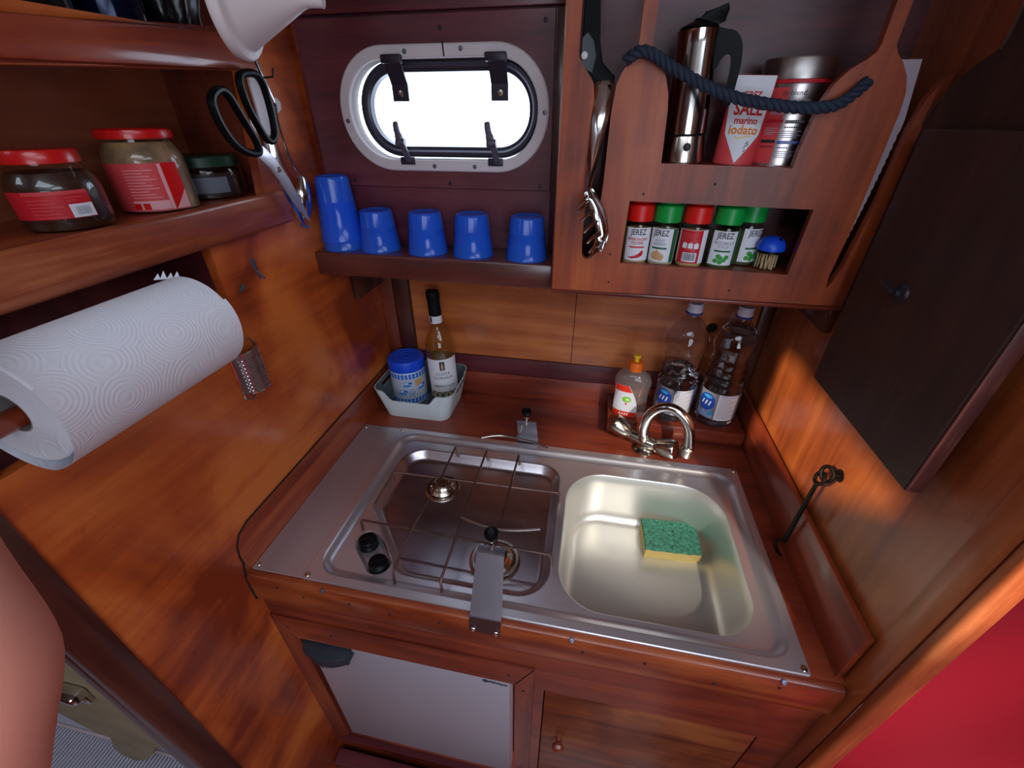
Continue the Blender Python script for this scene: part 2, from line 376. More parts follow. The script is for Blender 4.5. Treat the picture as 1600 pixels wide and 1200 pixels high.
def prism(bm, outline, d0, d1, axis='y', holes=(), mi=0, bev=0.0):
    """2-D outline (with holes) extruded along axis between d0 and d1"""
    loops = [[Vector((p[0], p[1], 0)) for p in L] for L in [outline]+list(holes)]
    tris = tessellate_polygon(loops)
    flat = [p for L in loops for p in L]
    f = AX[axis]
    va = [bm.verts.new(f(p.x, p.y, d0)) for p in flat]; vb = [bm.verts.new(f(p.x, p.y, d1)) for p in flat]
    for t in tris:
        for V in (va, vb):
            try: bm.faces.new([V[i] for i in t]).material_index = mi
            except ValueError: pass
    k = 0
    for L in loops:
        n = len(L)
        for i in range(n):
            a, b = k+i, k+(i+1) % n
            try: bm.faces.new((va[a], va[b], vb[b], vb[a])).material_index = mi
            except ValueError: pass
        k += n
    if bev:
        dis = bmesh.ops.dissolve_limit(bm, angle_limit=R(1), verts=bm.verts[:], edges=bm.edges[:])
        es = [e for e in bm.edges if len(e.link_faces) == 2 and e.calc_face_angle(0) > R(35)]
        bmesh.ops.bevel(bm, geom=es, offset=bev, segments=2, affect='EDGES', profile=0.5)
def sheet(bm, outline, d, axis, holes=(), mi=0):
    loops = [[Vector((p[0], p[1], 0)) for p in L] for L in [outline]+list(holes)]
    tris = tessellate_polygon(loops); flat = [p for L in loops for p in L]
    vs = [bm.verts.new(AX[axis](p.x, p.y, d)) for p in flat]
    for t in tris:
        try: bm.faces.new([vs[i] for i in t]).material_index = mi
        except ValueError: pass
def roundpoly(pts, rad, inset=0.0, seg=8):
    """convex outline with rounded corners, inset inwards; the number of points never depends on the inset"""
    n = len(pts); P = [Vector(p) for p in pts]
    ar = sum(P[i].x*P[(i+1) % n].y-P[(i+1) % n].x*P[i].y for i in range(n))
    sg = 1 if ar > 0 else -1
    lines = []
    for i in range(n):
        a, b = P[i], P[(i+1) % n]; d = (b-a).normalized(); nn = Vector((-d.y, d.x))*sg
        lines.append((a+nn*inset, d))
    C = []
    for i in range(n):
        (a, d), (b, e) = lines[i-1], lines[i]
        den = d.x*e.y-d.y*e.x
        t = ((b.x-a.x)*e.y-(b.y-a.y)*e.x)/den
        C.append(a+d*t)
    out = []
    for i in range(n):
        d0 = lines[i-1][1]; d1 = lines[i][1]
        r = (rad[i] if isinstance(rad, (list, tuple)) else rad)
        r = max(0.0015, r-inset)
        ang = math.acos(max(-1, min(1, d0.dot(d1))))
        t = r*math.tan(ang/2)
        A = C[i]-d0*t
        n0 = Vector((-d0.y, d0.x))*sg
        cen = A+n0*r
        a0 = math.atan2(-n0.y, -n0.x)
        for j in range(seg+1):
            a = a0+sg*ang*j/seg
            out.append((cen.x+r*math.cos(a), cen.y+r*math.sin(a)))
    return out
def loft(bm, rings, mi=0, close_last=False, close_first=False, closed=True):
    n = len(rings[0]); V = [[bm.verts.new(p) for p in r] for r in rings]
    for a, b in zip(V, V[1:]):
        for i in range(n if closed else n-1):
            j = (i+1) % n
            try: bm.faces.new((a[i], a[j], b[j], b[i])).material_index = mi
            except ValueError: pass
    if close_last: bm.faces.new(V[-1]).material_index = mi
    if close_first: bm.faces.new(list(reversed(V[0]))).material_index = mi
def rect(x0, x1, y0, y1): return [(x0, y0), (x1, y0), (x1, y1), (x0, y1)]
def Mloc(x, y, z): return Matrix.Translation((x, y, z))
def Maxis(p, d):
    """matrix whose Z axis points along d, at p"""
    return Matrix.Translation(p) @ Vector(d).to_track_quat('Z', 'Y').to_matrix().to_4x4()
def screw(parent, p, d, r=0.0035, name='screw', mat=None):
    bm = B(); lathe(bm, [(r*1.25, 0), (r*1.2, 0.0006), (r, 0.0016), (r*0.35, 0.0019), (r*0.3, 0.0012), (0, 0.0012)], 10, Maxis(p, d))
    return finish(name, bm, mat or CHROME_OLD, parent)
_txt = {}
def text_geo(s, size, bold=0.0):
    if not s: return [], []
    key = (s, bold)
    if key not in _txt:
        c = bpy.data.curves.new('t', 'FONT'); c.body = s; c.size = 1.0; c.align_x = 'CENTER'; c.resolution_u = 2; c.offset = bold
        o = bpy.data.objects.new('t', c); COL.objects.link(o)
        dg = bpy.context.evaluated_depsgraph_get(); ev = o.evaluated_get(dg); me = ev.to_mesh()
        _txt[key] = ([tuple(v.co) for v in me.vertices], [tuple(p.vertices) for p in me.polygons])
        ev.to_mesh_clear(); bpy.data.objects.remove(o); bpy.data.curves.remove(c)
    vs, fs = _txt[key]
    return [(x*size, y*size) for x, y, _ in vs], fs
def text_flat(bm, s, size, M, mi=0, sx=1.0):
    vs, fs = text_geo(s, size); add(bm, [(x*sx, y, 0) for x, y in vs], fs, mi, M)
def wrap(bm, vs2, fs, r, ang0, z0, mi=0, M=None, rfun=None):
    """lay flat (s, t) geometry on a cylinder of radius r about local Z; ang0 = direction of its middle"""
    out = []
    for s, t in vs2:
        rr = rfun(z0+t) if rfun else r
        a = ang0+s/r; out.append((rr*math.cos(a), rr*math.sin(a), z0+t))
    add(bm, out, fs, mi, M)
def text_wrap(bm, s, size, r, ang0, z0, mi=0, M=None, sx=1.0, rfun=None, bold=0.0):
    vs, fs = text_geo(s, size, bold); wrap(bm, [(x*sx, y) for x, y in vs], fs, r, ang0, z0, mi, M, rfun)
def patch(bm, s0, s1, t0, t1, r, ang0, z0, mi=0, M=None, rfun=None, skew=0.0, ns=None, nt=1):
    ns = ns or max(2, int(abs(s1-s0)/r/0.14)); vs, fs = [], []
    for j in range(nt+1):
        for i in range(ns+1): vs.append((s0+(s1-s0)*i/ns+skew*j/nt, t0+(t1-t0)*j/nt))
    for j in range(nt):
        for i in range(ns):
            a = j*(ns+1)+i; fs.append((a, a+1, a+ns+2, a+ns+1))
    wrap(bm, vs, fs, r, ang0, z0, mi, M, rfun)
def disc2(cx, cy, rx, ry, n=16):
    return [(cx+rx*math.cos(2*math.pi*i/n), cy+ry*math.sin(2*math.pi*i/n)) for i in range(n)]
def blob(bm, pts, r, ang0, z0, mi=0, M=None, rfun=None):
    tr = tessellate_polygon([[Vector((p[0], p[1], 0)) for p in pts]])
    pts, tr = densify(pts, tr, r*0.16)
    wrap(bm, pts, tr, r, ang0, z0, mi, M, rfun)
def densify(pts, faces, L):
    """split long edges so that flat print bends with the surface it lies on"""
    t = bmesh.new(); add(t, [(p[0], p[1], 0) for p in pts], faces)
    for _ in range(5):
        es = [e for e in t.edges if e.calc_length() > L]
        if not es: break
        bmesh.ops.subdivide_edges(t, edges=es, cuts=1); bmesh.ops.triangulate(t, faces=t.faces[:])
    t.verts.index_update(); v = [(q.co.x, q.co.y) for q in t.verts]; f = [tuple(q.index for q in g.verts) for g in t.faces]
    t.free(); return v, f

# ================================================================ SETTING
FLOOR = -0.90
def struct(name, bm, mat, parent=None, smooth=30):
    o = finish(name, bm, mat, parent, smooth)
    if parent is None: o['kind'] = 'structure'
    return o
# left bulkhead with three cut-outs (two shelves, paper-roll recess)
bm = B()
prism(bm, [(-0.178, FLOOR), (0.607, FLOOR), (0.607, 0.394), (0.462, 0.394), (0.462, 1.0), (-0.178, 1.0)], -0.1125, -0.0975, 'x',
      holes=[[(-0.13, 0.535), (0.288, 0.535), (0.316, 0.714), (-0.13, 0.680)],
             [(-0.13, 0.735), (0.319, 0.748), (0.335, 0.93), (-0.13, 0.93)],
             [(-0.165, 0.365), (0.155, 0.365), (0.155, 0.502), (-0.165, 0.502)]])
struct('wall_left', bm, W_LEFT)
# roll recess box behind the cut-out
bm = B()
box(bm, -0.21, -0.1125, -0.17, 0.165, 0.355, 0.364); box(bm, -0.218, -0.21, -0.17, 0.165, 0.355, 0.512)
box(bm, -0.21, -0.1125, 0.157, 0.165, 0.364, 0.512)
struct('trim_1', bm, W_DARK)
# bulkhead end post, with a rebated door frame behind it
bm = B(); box(bm, -0.116, -0.0935, -0.2090, -0.174, FLOOR, 1.0, 0.004); struct('trim_2', bm, W_DARKZ)
bm = B(); box(bm, -0.128, -0.1165, -0.200, -0.174, FLOOR, 1.0, 0.003); box(bm, -0.150, -0.1285, -0.2050, -0.174, FLOOR, 1.0, 0.003); struct('trim_3', bm, W_DARKZ)
# right bulkhead, its front post and the light worn edge
bm = B(); box(bm, 0.825, 0.843, -0.026, 0.66, FLOOR, 1.0); struct('wall_right', bm, W_RIGHT)
bm = B(); box(bm, 0.8225, 0.8249, -0.027, 0.006, FLOOR, 1.0, 0.0008); struct('trim_4', bm, W_RIGHT)
bm = B(); box(bm, 0.8215, 0.848, -0.0425, -0.0275, FLOOR, 1.0, 0.005, 3); struct('trim_5', bm, W_EDGE)
# lower back wall: two varnished plywood panels, corner posts, vent holes
wb = bpy.data.objects.new('wall_back', None); COL.objects.link(wb); wb['kind'] = 'structure'
bm = B()
prism(bm, rect(-0.02, 0.396, 0.117, 0.394), 0.612, 0.622, 'y', holes=[disc2(0.031, 0.279, 0.0125, 0.0125, 20)])
finish('panel', bm, W_BACK, wb)
bm = B()
prism(bm, rect(0.3975, 0.80, 0.117, 0.394), 0.611, 0.622, 'y', holes=[disc2(0.711, 0.243, 0.013, 0.013, 20)])
finish('panel', bm, W_BACK, wb)
bm = B(); box(bm, 0.80, 0.8245, 0.600, 0.622, 0.0, 0.394, 0.003); finish('corner_post', bm, W_DARKZ, wb)
bm = B(); box(bm, -0.097, -0.062, 0.598, 0.622, 0.0, 0.394, 0.002); finish('corner_post', bm, W_REDZ, wb)
bm = B(); box(bm, -0.058, -0.021, 0.598, 0.622, 0.07, 0.394, 0.003); finish('corner_post', bm, W_DARKZ, wb)
bm = B(); box(bm, -0.1, 0.83, 0.6225, 0.63, -0.05, 0.42); finish('backing', bm, DARKGAP, wb)
# cabin side above the shelf
ws = bpy.data.objects.new('wall_back_upper', None); COL.objects.link(ws); ws['kind'] = 'structure'
hole = roundpoly([(-0.026, 0.582), (0.325, 0.582), (0.325, 0.742), (-0.026, 0.742)], 0.078, 0, 10)
bm = B(); prism(bm, rect(-0.0975, 0.825, 0.385, 1.0), 0.468, 0.480, 'y', holes=[hole]); finish('panel', bm, W_DARK, ws)
bm = B(); prism(bm, [(-0.088, 0.545), (0.339, 0.545), (0.336, 0.788), (-0.088, 0.786)], 0.457, 0.4679, 'y', holes=[hole]); finish('window_board', bm, W_DARK, ws)
bm = B(); box(bm, -0.0975, 0.36, 0.4559, 0.4679, 0.7915, 0.86, 0.002); finish('window_board', bm, W_DARK, ws)
bm = B(); box(bm, 0.3395, 0.3595, 0.4579, 0.4679, 0.44, 0.79, 0.002); finish('corner_post', bm, W_DARKZ, ws)
for x, z in ((0.158, 0.770), (0.322, 0.775), (0.157, 0.552), (0.322, 0.551), (-0.03, 0.553)):
    screw(ws, (x, 0.457, z), (0, -1, 0), 0.0028, mat=BRACKET)
bm = B(); box(bm, -0.0975, 0.825, 0.47, 0.625, 0.40, 0.415); struct('trim_6', bm, W_DARK)   # underside of the side deck
# ---- port light
win = bpy.data.objects.new('window_1', None); COL.objects.link(win); win['kind'] = 'structure'
def stad(x0, x1, z0, z1, r, ins=0.0): return roundpoly([(x0, z0), (x1, z0), (x1, z1), (x0, z1)], r, ins, 12)
OR = (-0.031, 0.333, 0.571, 0.752, 0.088)
bm = B()
loft(bm, [[(x, 0.4570, z) for x, z in stad(*OR)], [(x, 0.4525, z) for x, z in stad(*OR, 0.001)], [(x, 0.4512, z) for x, z in stad(*OR, 0.003)],
          [(x, 0.4512, z) for x, z in stad(*OR, 0.0165)], [(x, 0.4525, z) for x, z in stad(*OR, 0.0185)], [(x, 0.482, z) for x, z in stad(*OR, 0.0190)]])
finish('window_frame', bm, RING, win)
bm = B(); prism(bm, [(0.1625, 0.7345), (0.1645, 0.7345), (0.1632, 0.7535), (0.1606, 0.7535)], 0.4508, 0.4520, 'y'); finish('frame_crack', bm, DARKGAP, win)
for x, z in ((0.098, 0.742), (0.191, 0.744), (-0.020, 0.648), (0.326, 0.660), (0.132, 0.580), (0.206, 0.580)):
    screw(win, (x, 0.4512, z), (0, -1, 0), 0.0030, mat=LATCH)
IR = (0.000, 0.314, 0.593, 0.733, 0.068)
bm = B()
loft(bm, [[(x, 0.492, z) for x, z in stad(*IR, -0.003)], [(x, 0.470, z) for x, z in stad(*IR, 0.0)], [(x, 0.467, z) for x, z in stad(*IR, 0.003)],
          [(x, 0.467, z) for x, z in stad(*IR, 0.008)], [(x, 0.471, z) for x, z in stad(*IR, 0.011)], [(x, 0.473, z) for x, z in stad(*IR, 0.016)], [(x, 0.486, z) for x, z in stad(*IR, 0.017)]])
finish('sash_frame', bm, FRAME_D, win)
bm = B(); prism(bm, stad(*IR, 0.012), 0.480, 0.4835, 'y'); finish('pane', bm, PANE, win)
for cx in (0.078, 0.249):      # top hinges
    bm = B()
    box(bm, cx-0.018, cx+0.016, 0.440, 0.4515, 0.726, 0.738, 0.002)
    prism(bm, [(0.4405, 0.738), (0.446, 0.727), (0.4655, 0.700), (0.4655, 0.676), (0.462, 0.676), (0.4615, 0.699), (0.4400, 0.729)], cx-0.013, cx+0.015, 'x')
    h = finish('hinge', bm, BRACKET, win)
    screw(h, (cx+0.002, 0.4617, 0.687), (0, -1, 0), 0.0045)
for cx in (0.083, 0.243):      # bottom dogs
    bm = B(); box(bm, cx-0.012, cx+0.014, 0.447, 0.4515, 0.582, 0.594, 0.001)
    k = finish('latch_plate', bm, BRACKET, win)
    bm = B()
    tube(bm, spline([(cx+0.003, 0.448, 0.588), (cx+0.002, 0.440, 0.603), (cx-0.003, 0.436, 0.618), (cx-0.008, 0.437, 0.634), (cx-0.010, 0.439, 0.647)], 4),
         [0.0055]*8+[0.0075]*3+[0.006]*3+[0.0055]*2+[0.004], 10, flat=0.7)
    lathe(bm, [(0, -0.008), (0.006, -0.008), (0.0065, 0), (0.006, 0.008), (0, 0.008)], 12, Maxis((cx-0.002, 0.434, 0.617), (1, 0, 0)))
    finish('latch', bm, LATCH, win)
# ---- hull beyond the galley, never seen from here but enclosing it
bm = B(); box(bm, -2.2, 3.2, WY, 0.68, FLOOR-0.03, FLOOR); struct('floor', bm, W_REDY)
bm = B()
prism(bm, rect(-2.2, 3.2, WY, 0.50), CEIL, CEIL+0.02, 'z', holes=[rect(HX0, HX1, HY0, HY1), rect(SX0, SX1, SY0, SY1), rect(LX0, LX1, LY0, LY1)])
box(bm, 0.845, 3.2, 0.5, 0.68, CEIL, CEIL+0.02); box(bm, -2.2, -0.1126, 0.5, 0.64, CEIL, CEIL+0.02)
struct('ceiling', bm, plain('deckhead_cream', (200, 190, 178), 0.5))
bm = B(); prism(bm, rect(-2.2, 3.2, FLOOR, CEIL), WY-0.02, WY, 'y', holes=[rect(WX0, WX1, WZ0, WZ1)]); struct('wall_front', bm, W_REDZ)
bm = B(); box(bm, -2.22, -2.2, WY, 0.66, FLOOR, CEIL); struct('wall_far_left', bm, W_REDZ)
bm = B(); box(bm, -2.2, -0.1126, 0.62, 0.64, FLOOR, CEIL); box(bm, 0.844, 3.2, 0.66, 0.68, FLOOR, CEIL); struct('wall_hull', bm, W_REDZ)
bm = B(); box(bm, 3.2, 3.22, WY, 0.66, FLOOR, CEIL); struct('wall_far_right', bm, W_REDZ)

# ================================================================ GALLEY UNIT
# worktop: mahogany board with moulded nosing and fiddles
wt = empty('worktop', (0.36, 0.3, 0), 'red mahogany galley worktop with raised fiddles around the steel hob and sink', 'worktop')
bm = B()
prism(bm, rect(-0.0970, 0.8245, -0.0005, 0.6220), -0.020, -0.0005, 'z', holes=[rect(0.004, 0.776, 0.006, 0.404)])
finish('board', bm, W_RED, wt)
bm = B()
prof = [(-0.001, -0.0005), (-0.006, -0.0005), (-0.0105, -0.003), (-0.013, -0.008), (-0.0138, -0.02), (-0.0138, -0.058), (-0.0125, -0.065), (-0.008, -0.069), (0.006, -0.069), (0.006, -0.0205), (-0.001, -0.0205)]
n = len(prof); va = [bm.verts.new((-0.1022, y, z)) for y, z in prof]; vb = [bm.verts.new((0.819, y, z)) for y, z in prof]
for i in range(n): bm.faces.new((va[i], va[(i+1) % n], vb[(i+1) % n], vb[i]))
bm.faces.new(va); bm.faces.new(list(reversed(vb)))
finish('nosing', bm, wood('worn_nosing', (82, 26, 14), (122, 46, 22), (158, 78, 38), 'x', 1.0, 0.34, 0.5, 0.6, 0.12, 1.9, 0.3), wt)
bm = B()
prism(bm, [(0.6, 0.0), (0.6, 0.086), (0.03, 0.083), (0.010, 0.076), (-0.001, 0.060), (-0.005, 0.040), (-0.0045, 0.022), (0.001, 0.004), (0.004, 0.0)], -0.0972, -0.0945, 'x', bev=0.0008)
finish('fiddle', bm, W_REDY, wt)
bm = B()
tube(bm, [(-0.0967, y, z) for y, z in [(0.59, 0.0868), (0.3, 0.0856), (0.03, 0.0842), (0.009, 0.077), (-0.002, 0.061), (-0.006, 0.040), (-0.0055, 0.022), (-0.0125, -0.002), (-0.0150, -0.03), (-0.014, -0.066)]], 0.0016, 6)
finish('caulking', bm, DARKGAP, wt)
bm = B(); box(bm, 0.812, 0.8205, 0.006, 0.605, -0.0005, 0.099, 0.0015); finish('fiddle', bm, W_REDY, wt)
bm = B(); box(bm, -0.062, 0.8115, 0.6045, 0.6115, -0.0005, 0.068, 0.001); finish('upstand', bm, W_RED, wt)
bm = B(); box(bm, -0.062, 0.8115, 0.6065, 0.6115, 0.0685, 0.1165, 0.001); finish('upstand', bm, W_DARK, wt)
bm = B(); box(bm, 0.500, 0.8115, 0.4965, 0.6043, 0.0, 0.037, 0.0015); finish('step', bm, W_RED, wt)
for x in (-0.04, 0.005, 0.09, 0.16, 0.245, 0.47, 0.56, 0.66, 0.74):
    screw(wt, (x, -0.0138, -0.028-0.012*math.sin(x*40)), (0, -1, 0), 0.0018, 'plug', BRACKET)
# carcass front
cf = empty('base_cabinet', (0.36, 0.0, FLOOR), 'dark red mahogany base cabinet under the worktop, framing the grey fridge door', 'cabinet')
FY = -0.005
bm = B()
prism(bm, [(-0.097, -0.0695), (0.8212, -0.0695), (0.8212, FLOOR+0.001), (-0.097, FLOOR+0.001)], FY, FY+0.012, 'y',
      holes=[[(-0.057, -0.193), (0.366, -0.193), (0.366, -0.655), (-0.057, -0.655)], [(0.4175, -0.1985), (0.7675, -0.1985), (0.7675, -0.76), (0.4175, -0.76)]])
finish('face_panel', bm, W_RED, cf)
bm = B(); prism(bm, [(-0.0965, -0.127), (0.3985, -0.127), (0.3665, -0.1925), (-0.056, -0.1925)], FY-0.003, FY, 'y', bev=0.001); finish('frame_strip', bm, W_RED, cf)
bm = B(); prism(bm, [(-0.0965, -0.127), (-0.056, -0.1925), (-0.056, -0.66), (-0.0965, -0.70)], FY-0.003, FY, 'y', bev=0.001); finish('frame_strip', bm, W_REDZ, cf)
bm = B(); prism(bm, [(0.3985, -0.127), (0.3665, -0.1925), (0.3665, -0.66), (0.3985, -0.70)], FY-0.003, FY, 'y', bev=0.001); finish('frame_strip', bm, W_REDZ, cf)
bm = B(); prism(bm, [(-0.0965, -0.70), (-0.056, -0.66), (0.3665, -0.66), (0.3985, -0.70)], FY-0.003, FY, 'y', bev=0.001); finish('frame_strip', bm, W_DARK, cf)
bm = B(); box(bm, -0.094, 0.812, FY-0.045, FY-0.011, -0.90, -0.735, 0.004); finish('plinth', bm, W_DARK, cf)
bm = B(); box(bm, 0.4195, 0.7660, FY+0.0010, FY+0.012, -0.758, -0.2005, 0.0015); dr = finish('door', bm, wood('locker_door', (80, 32, 18), (112, 52, 28), (150, 84, 44), 'x', 0.6, 0.34, 0.5, 0.9, 0.12, 21.0), cf)
bm = B(); lathe(bm, [(0.006, 0), (0.005, 0.008), (0.0105, 0.012), (0.012, 0.017), (0.010, 0.022), (0.004, 0.025), (0, 0.0253)], 18, Maxis((0.4545, FY+0.001, -0.386), (0, -1, 0)))
finish('knob', bm, W_REDZ, dr)
for x, z in ((-0.07, -0.160), (0.02, -0.160), (0.355, -0.165), (0.382, -0.210)): screw(cf, (x, FY-0.003, z), (0, -1, 0), 0.0022, mat=BRACKET)
# fridge
fr = empty('fridge', (0.155, 0.0, -0.65), 'small grey fridge behind a mahogany frame, under the hob', 'fridge')
bm = B(); box(bm, -0.049, 0.3565, FY+0.001, FY+0.040, -0.652, -0.1955, 0.004); finish('door', bm, FRIDGE, fr)
bm = B(); box(bm, 0.4, 0.80, FY+0.013, FY+0.016, -0.80, -0.18); finish('inner_panel', bm, DARKGAP, cf)
bm = B(); box(bm, -0.056, 0.3655, FY+0.041, 0.40, -0.654, -0.194); finish('cabinet_body', bm, DARKGAP, fr)
bm = B()
arc = [(-0.048+0.098*i/16, FY-0.002-0.030*math.sin(math.pi*(0.06+0.78*i/16))**0.8) for i in range(17)]
prism(bm, [(-0.048, FY+0.0009)]+arc+[(0.050, FY+0.0009)], -0.217, -0.197, 'z', bev=0.003)
finish('handle', bm, GREY_D, fr)
bm = B(); tube(bm, [(x, FY+0.0004, z-0.002) for x, z in [(0.306, -0.2095), (0.311, -0.206), (0.316, -0.209), (0.311, -0.2135), (0.307, -0.210), (0.318, -0.210), (0.322, -0.2075), (0.325, -0.2115), (0.329, -0.2085), (0.333, -0.2115), (0.337, -0.209), (0.341, -0.212), (0.346, -0.2105), (0.352, -0.2115)]], 0.0013, 6)
finish('badge', bm, INK, fr)

# ---- steel side plate and hob / sink unit
sp = empty('steel_side_plate', (-0.05, 0.2, 0), 'flat brushed steel plate between the left fiddle and the hob', 'steel plate')
bm = B(); box(bm, -0.0940, 0.004, 0.0005, 0.409, 0.0001, 0.0016, 0.0005, 1); finish('plate', bm, STEEL_PLATE, sp)
for x, y in ((-0.086, 0.010), (-0.086, 0.398)): screw(sp, (x, y, 0.0016), (0, 0, 1), 0.003)

hb = empty('hob_sink_unit', (0.39, 0.2, 0), 'pressed stainless steel unit with two burner hob and square sink', 'hob')
Z1, Z2 = 0.0032, -0.006
OUT = roundpoly(rect(0.0, 0.780, -0.0005, 0.4110), 0.004, 0, 3)
BEAD = lambda i: roundpoly(rect(0.0135, 0.7665, 0.0130, 0.3960), 0.040, i, 10)
bm = B()
loft(bm, [[(x, y, -0.0105) for x, y in OUT], [(x, y, 0.002) for x, y in roundpoly(rect(0, 0.78, -0.0005, 0.411), 0.004, 0.0002, 3)], [(x, y, Z1) for x, y in roundpoly(rect(0, 0.78, -0.0005, 0.411), 0.004, 0.0014, 3)]])
sheet(bm, roundpoly(rect(0, 0.78, -0.0005, 0.411), 0.004, 0.0014, 3), Z1, 'z', [BEAD(0)])
loft(bm, [[(x, y, z) for x, y in BEAD(i)] for i, z in ((0, Z1), (0.0025, Z1-0.0006), (0.006, -0.0005), (0.011, -0.0042), (0.015, Z2+0.0004), (0.018, Z2))])
WELL = lambda i: roundpoly([(0.0405, 0.357), (0.4035, 0.357), (0.4085, 0.0405), (0.150, 0.0405), (0.0405, 0.172)], [0.055, 0.045, 0.055, 0.040, 0.030], i, 10)
def pill(c1, c2, r, ins):
    a, b = Vector(c1), Vector(c2); d = (b-a).normalized(); nn = Vector((-d.y, d.x)); a = a-d*r; b = b+d*r
    return roundpoly([a-nn*r, b-nn*r, b+nn*r, a+nn*r], r*0.999, ins, 8)
KNO = lambda i: pill((0.0725, 0.0925), (0.1105, 0.0565), 0.0235, i)
SNK = lambda i: roundpoly([(0.420, 0.3505), (0.7345, 0.3505), (0.7345, 0.0375), (0.420, 0.0375)], [0.085, 0.085, 0.070, 0.075], i, 12)
WELL0 = WELL(0); KN0 = KNO(0); SN0 = SNK(0)
sheet(bm, BEAD(0.018), Z2, 'z', [WELL0, KN0, SN0])
loft(bm, [[(x, y, z) for x, y in KNO(i)] for i, z in ((0, Z2), (0.002, Z2-0.0012), (0.0055, Z2-0.007), (0.0080, Z2-0.0088), (0.0095, Z2-0.0088), (0.0110, Z2-0.0088))], close_last=True)
finish('hob_plate', bm, STEEL_X, hb, up=True)
bm = B()
loft(bm, [[(x, y, z) for x, y in WELL(i)] for i, z in ((0, Z2), (0.0015, Z2-0.0005), (0.004, Z2-0.003), (0.0125, Z2-0.0165), (0.016, Z2-0.0192), (0.021, Z2-0.0200), (0.0235, Z2-0.0200), (0.026, Z2-0.0200))], close_last=True)
finish('hob_well', bm, STEEL_WELL, hb, up=True)
bm = B()
SD = -0.132
rg = [(0, Z2), (0.0012, Z2-0.0006), (0.0026, Z2-0.003), (0.0045, -0.03), (0.0075, -0.07), (0.0105, -0.105)]
for k in range(1, 7):
    a = math.pi/2*k/6; rg.append((0.0105+0.024*(1-math.cos(a))*1.0, -0.105-0.025*math.sin(a)))
rg.append((0.06, SD+0.0012)); rg.append((0.10, SD)); rg.append((0.104, SD)); rg.append((0.108, SD))
loft(bm, [[(x, y, z) for x, y in SNK(i)] for i, z in rg], close_last=True)
finish('sink_bowl', bm, STEEL_BOWL, hb, up=True)
for x, y in ((0.008, 0.4025), (0.772, 0.4035), (0.772, 0.008), (0.008, 0.0075)): screw(hb, (x, y, Z1), (0, 0, 1), 0.0042)
for x in (0.045, 0.452, 0.742): screw(hb, (x, -0.0125, -0.003), (0, -0.6, 0.8), 0.0032, mat=LATCH)
def burner(x, y, s):
    b = empty('burner', (x, y, Z2-0.020)); b.parent = hb; b.matrix_parent_inverse = inv(hb)
    bm = B(); lathe(bm, [(0.034*s, 0), (0.034*s, 0.0015), (0.0315*s, 0.0030), (0.028*s, 0.0022), (0.025*s, 0.0028), (0.022*s, 0.006), (0.0205*s, 0.0075)], 36); o1 = finish('burner_ring', bm, CHROME_OLD, hb, local=False)
    o1.matrix_basis = Matrix.Translation((x, y, Z2-0.020)) 
    bm = B()
    lathe(bm, [(0.0205*s, 0.006), (0.0195*s, 0.013), (0.0165*s, 0.0165), (0.0160*s, 0.0150), (0.0150*s, 0.0185), (0.0125*s, 0.0195), (0.010*s, 0.0170), (0.002, 0.0168), (0, 0.0168)], 36)
    for i in range(18):
        a = 2*math.pi*i/18; lathe(bm, [(0.0011, 0), (0.0011, 0.003), (0, 0.003)], 6, Maxis((0.0185*s*math.cos(a), 0.0185*s*math.sin(a), 0.0108), (math.cos(a), math.sin(a), 0.1)))
    o2 = finish('burner_cap', bm, ALU, hb); o2.matrix_basis = Matrix.Translation((x, y, Z2-0.020))
    bpy.data.objects.remove(b)
burner(0.156, 0.262, 1.12); burner(0.306, 0.112, 1.36)
for x, y in ((0.0735, 0.0915), (0.1125, 0.0525)):
    bm = B()
    lathe(bm, [(0.0172, 0), (0.0172, 0.0015), (0.0160, 0.003), (0.0168, 0.0130), (0.0160, 0.0175), (0.0130, 0.0200), (0.008, 0.0210), (0, 0.0212)], 28)
    box(bm, -0.0130, 0.0130, -0.0030, 0.0030, 0.0180, 0.0235, 0.0012)
    k = finish('control_knob', bm, BLACK, hb)
    k.matrix_basis = Matrix.Translation((x, y, Z2-0.0088)) @ Matrix.Rotation(R(28), 4, 'Z')

# ---- pan support, pot clamps
ps = empty('pan_support', (0.23, 0.2, 0), 'scorched wire pan support grid standing over the two burners', 'pan support')
ZG = 0.024
def wire(pts, mat=WIRE, name='wire', r=0.0023):
    bm = B(); tube(bm, pts, r, 7); finish(name, bm, mat, ps)
wire([(0.055, 0.243, Z2), (0.056, 0.243, ZG-0.004), (0.060, 0.243, ZG), (0.23, 0.2455, ZG), (0.404, 0.249, ZG), (0.408, 0.2495, ZG-0.004), (0.4095, 0.250, Z2)])
wire([(0.051, 0.115, Z2), (0.052, 0.1145, ZG-0.006), (0.056, 0.114, ZG), (0.23, 0.1105, ZG), (0.402, 0.107, ZG), (0.407, 0.1068, ZG-0.006), (0.4085, 0.1065, Z2)])
for xa, xb in ((0.165, 0.156), (0.2365, 0.238), (0.309, 0.310)):
    yb = 0.024 if xa < 0.3 else 0.060
    wire([(xa+0.001, 0.3445, Z2+0.001), (xa, 0.3430, ZG-0.003), (xa, 0.339, ZG+0.0032), (xa, 0.246, ZG+0.0034), (xb, 0.111, ZG+0.0034), (xb, yb+0.006, ZG+0.002), (xb, yb+0.001, ZG-0.005), (xb, yb, Z2)])
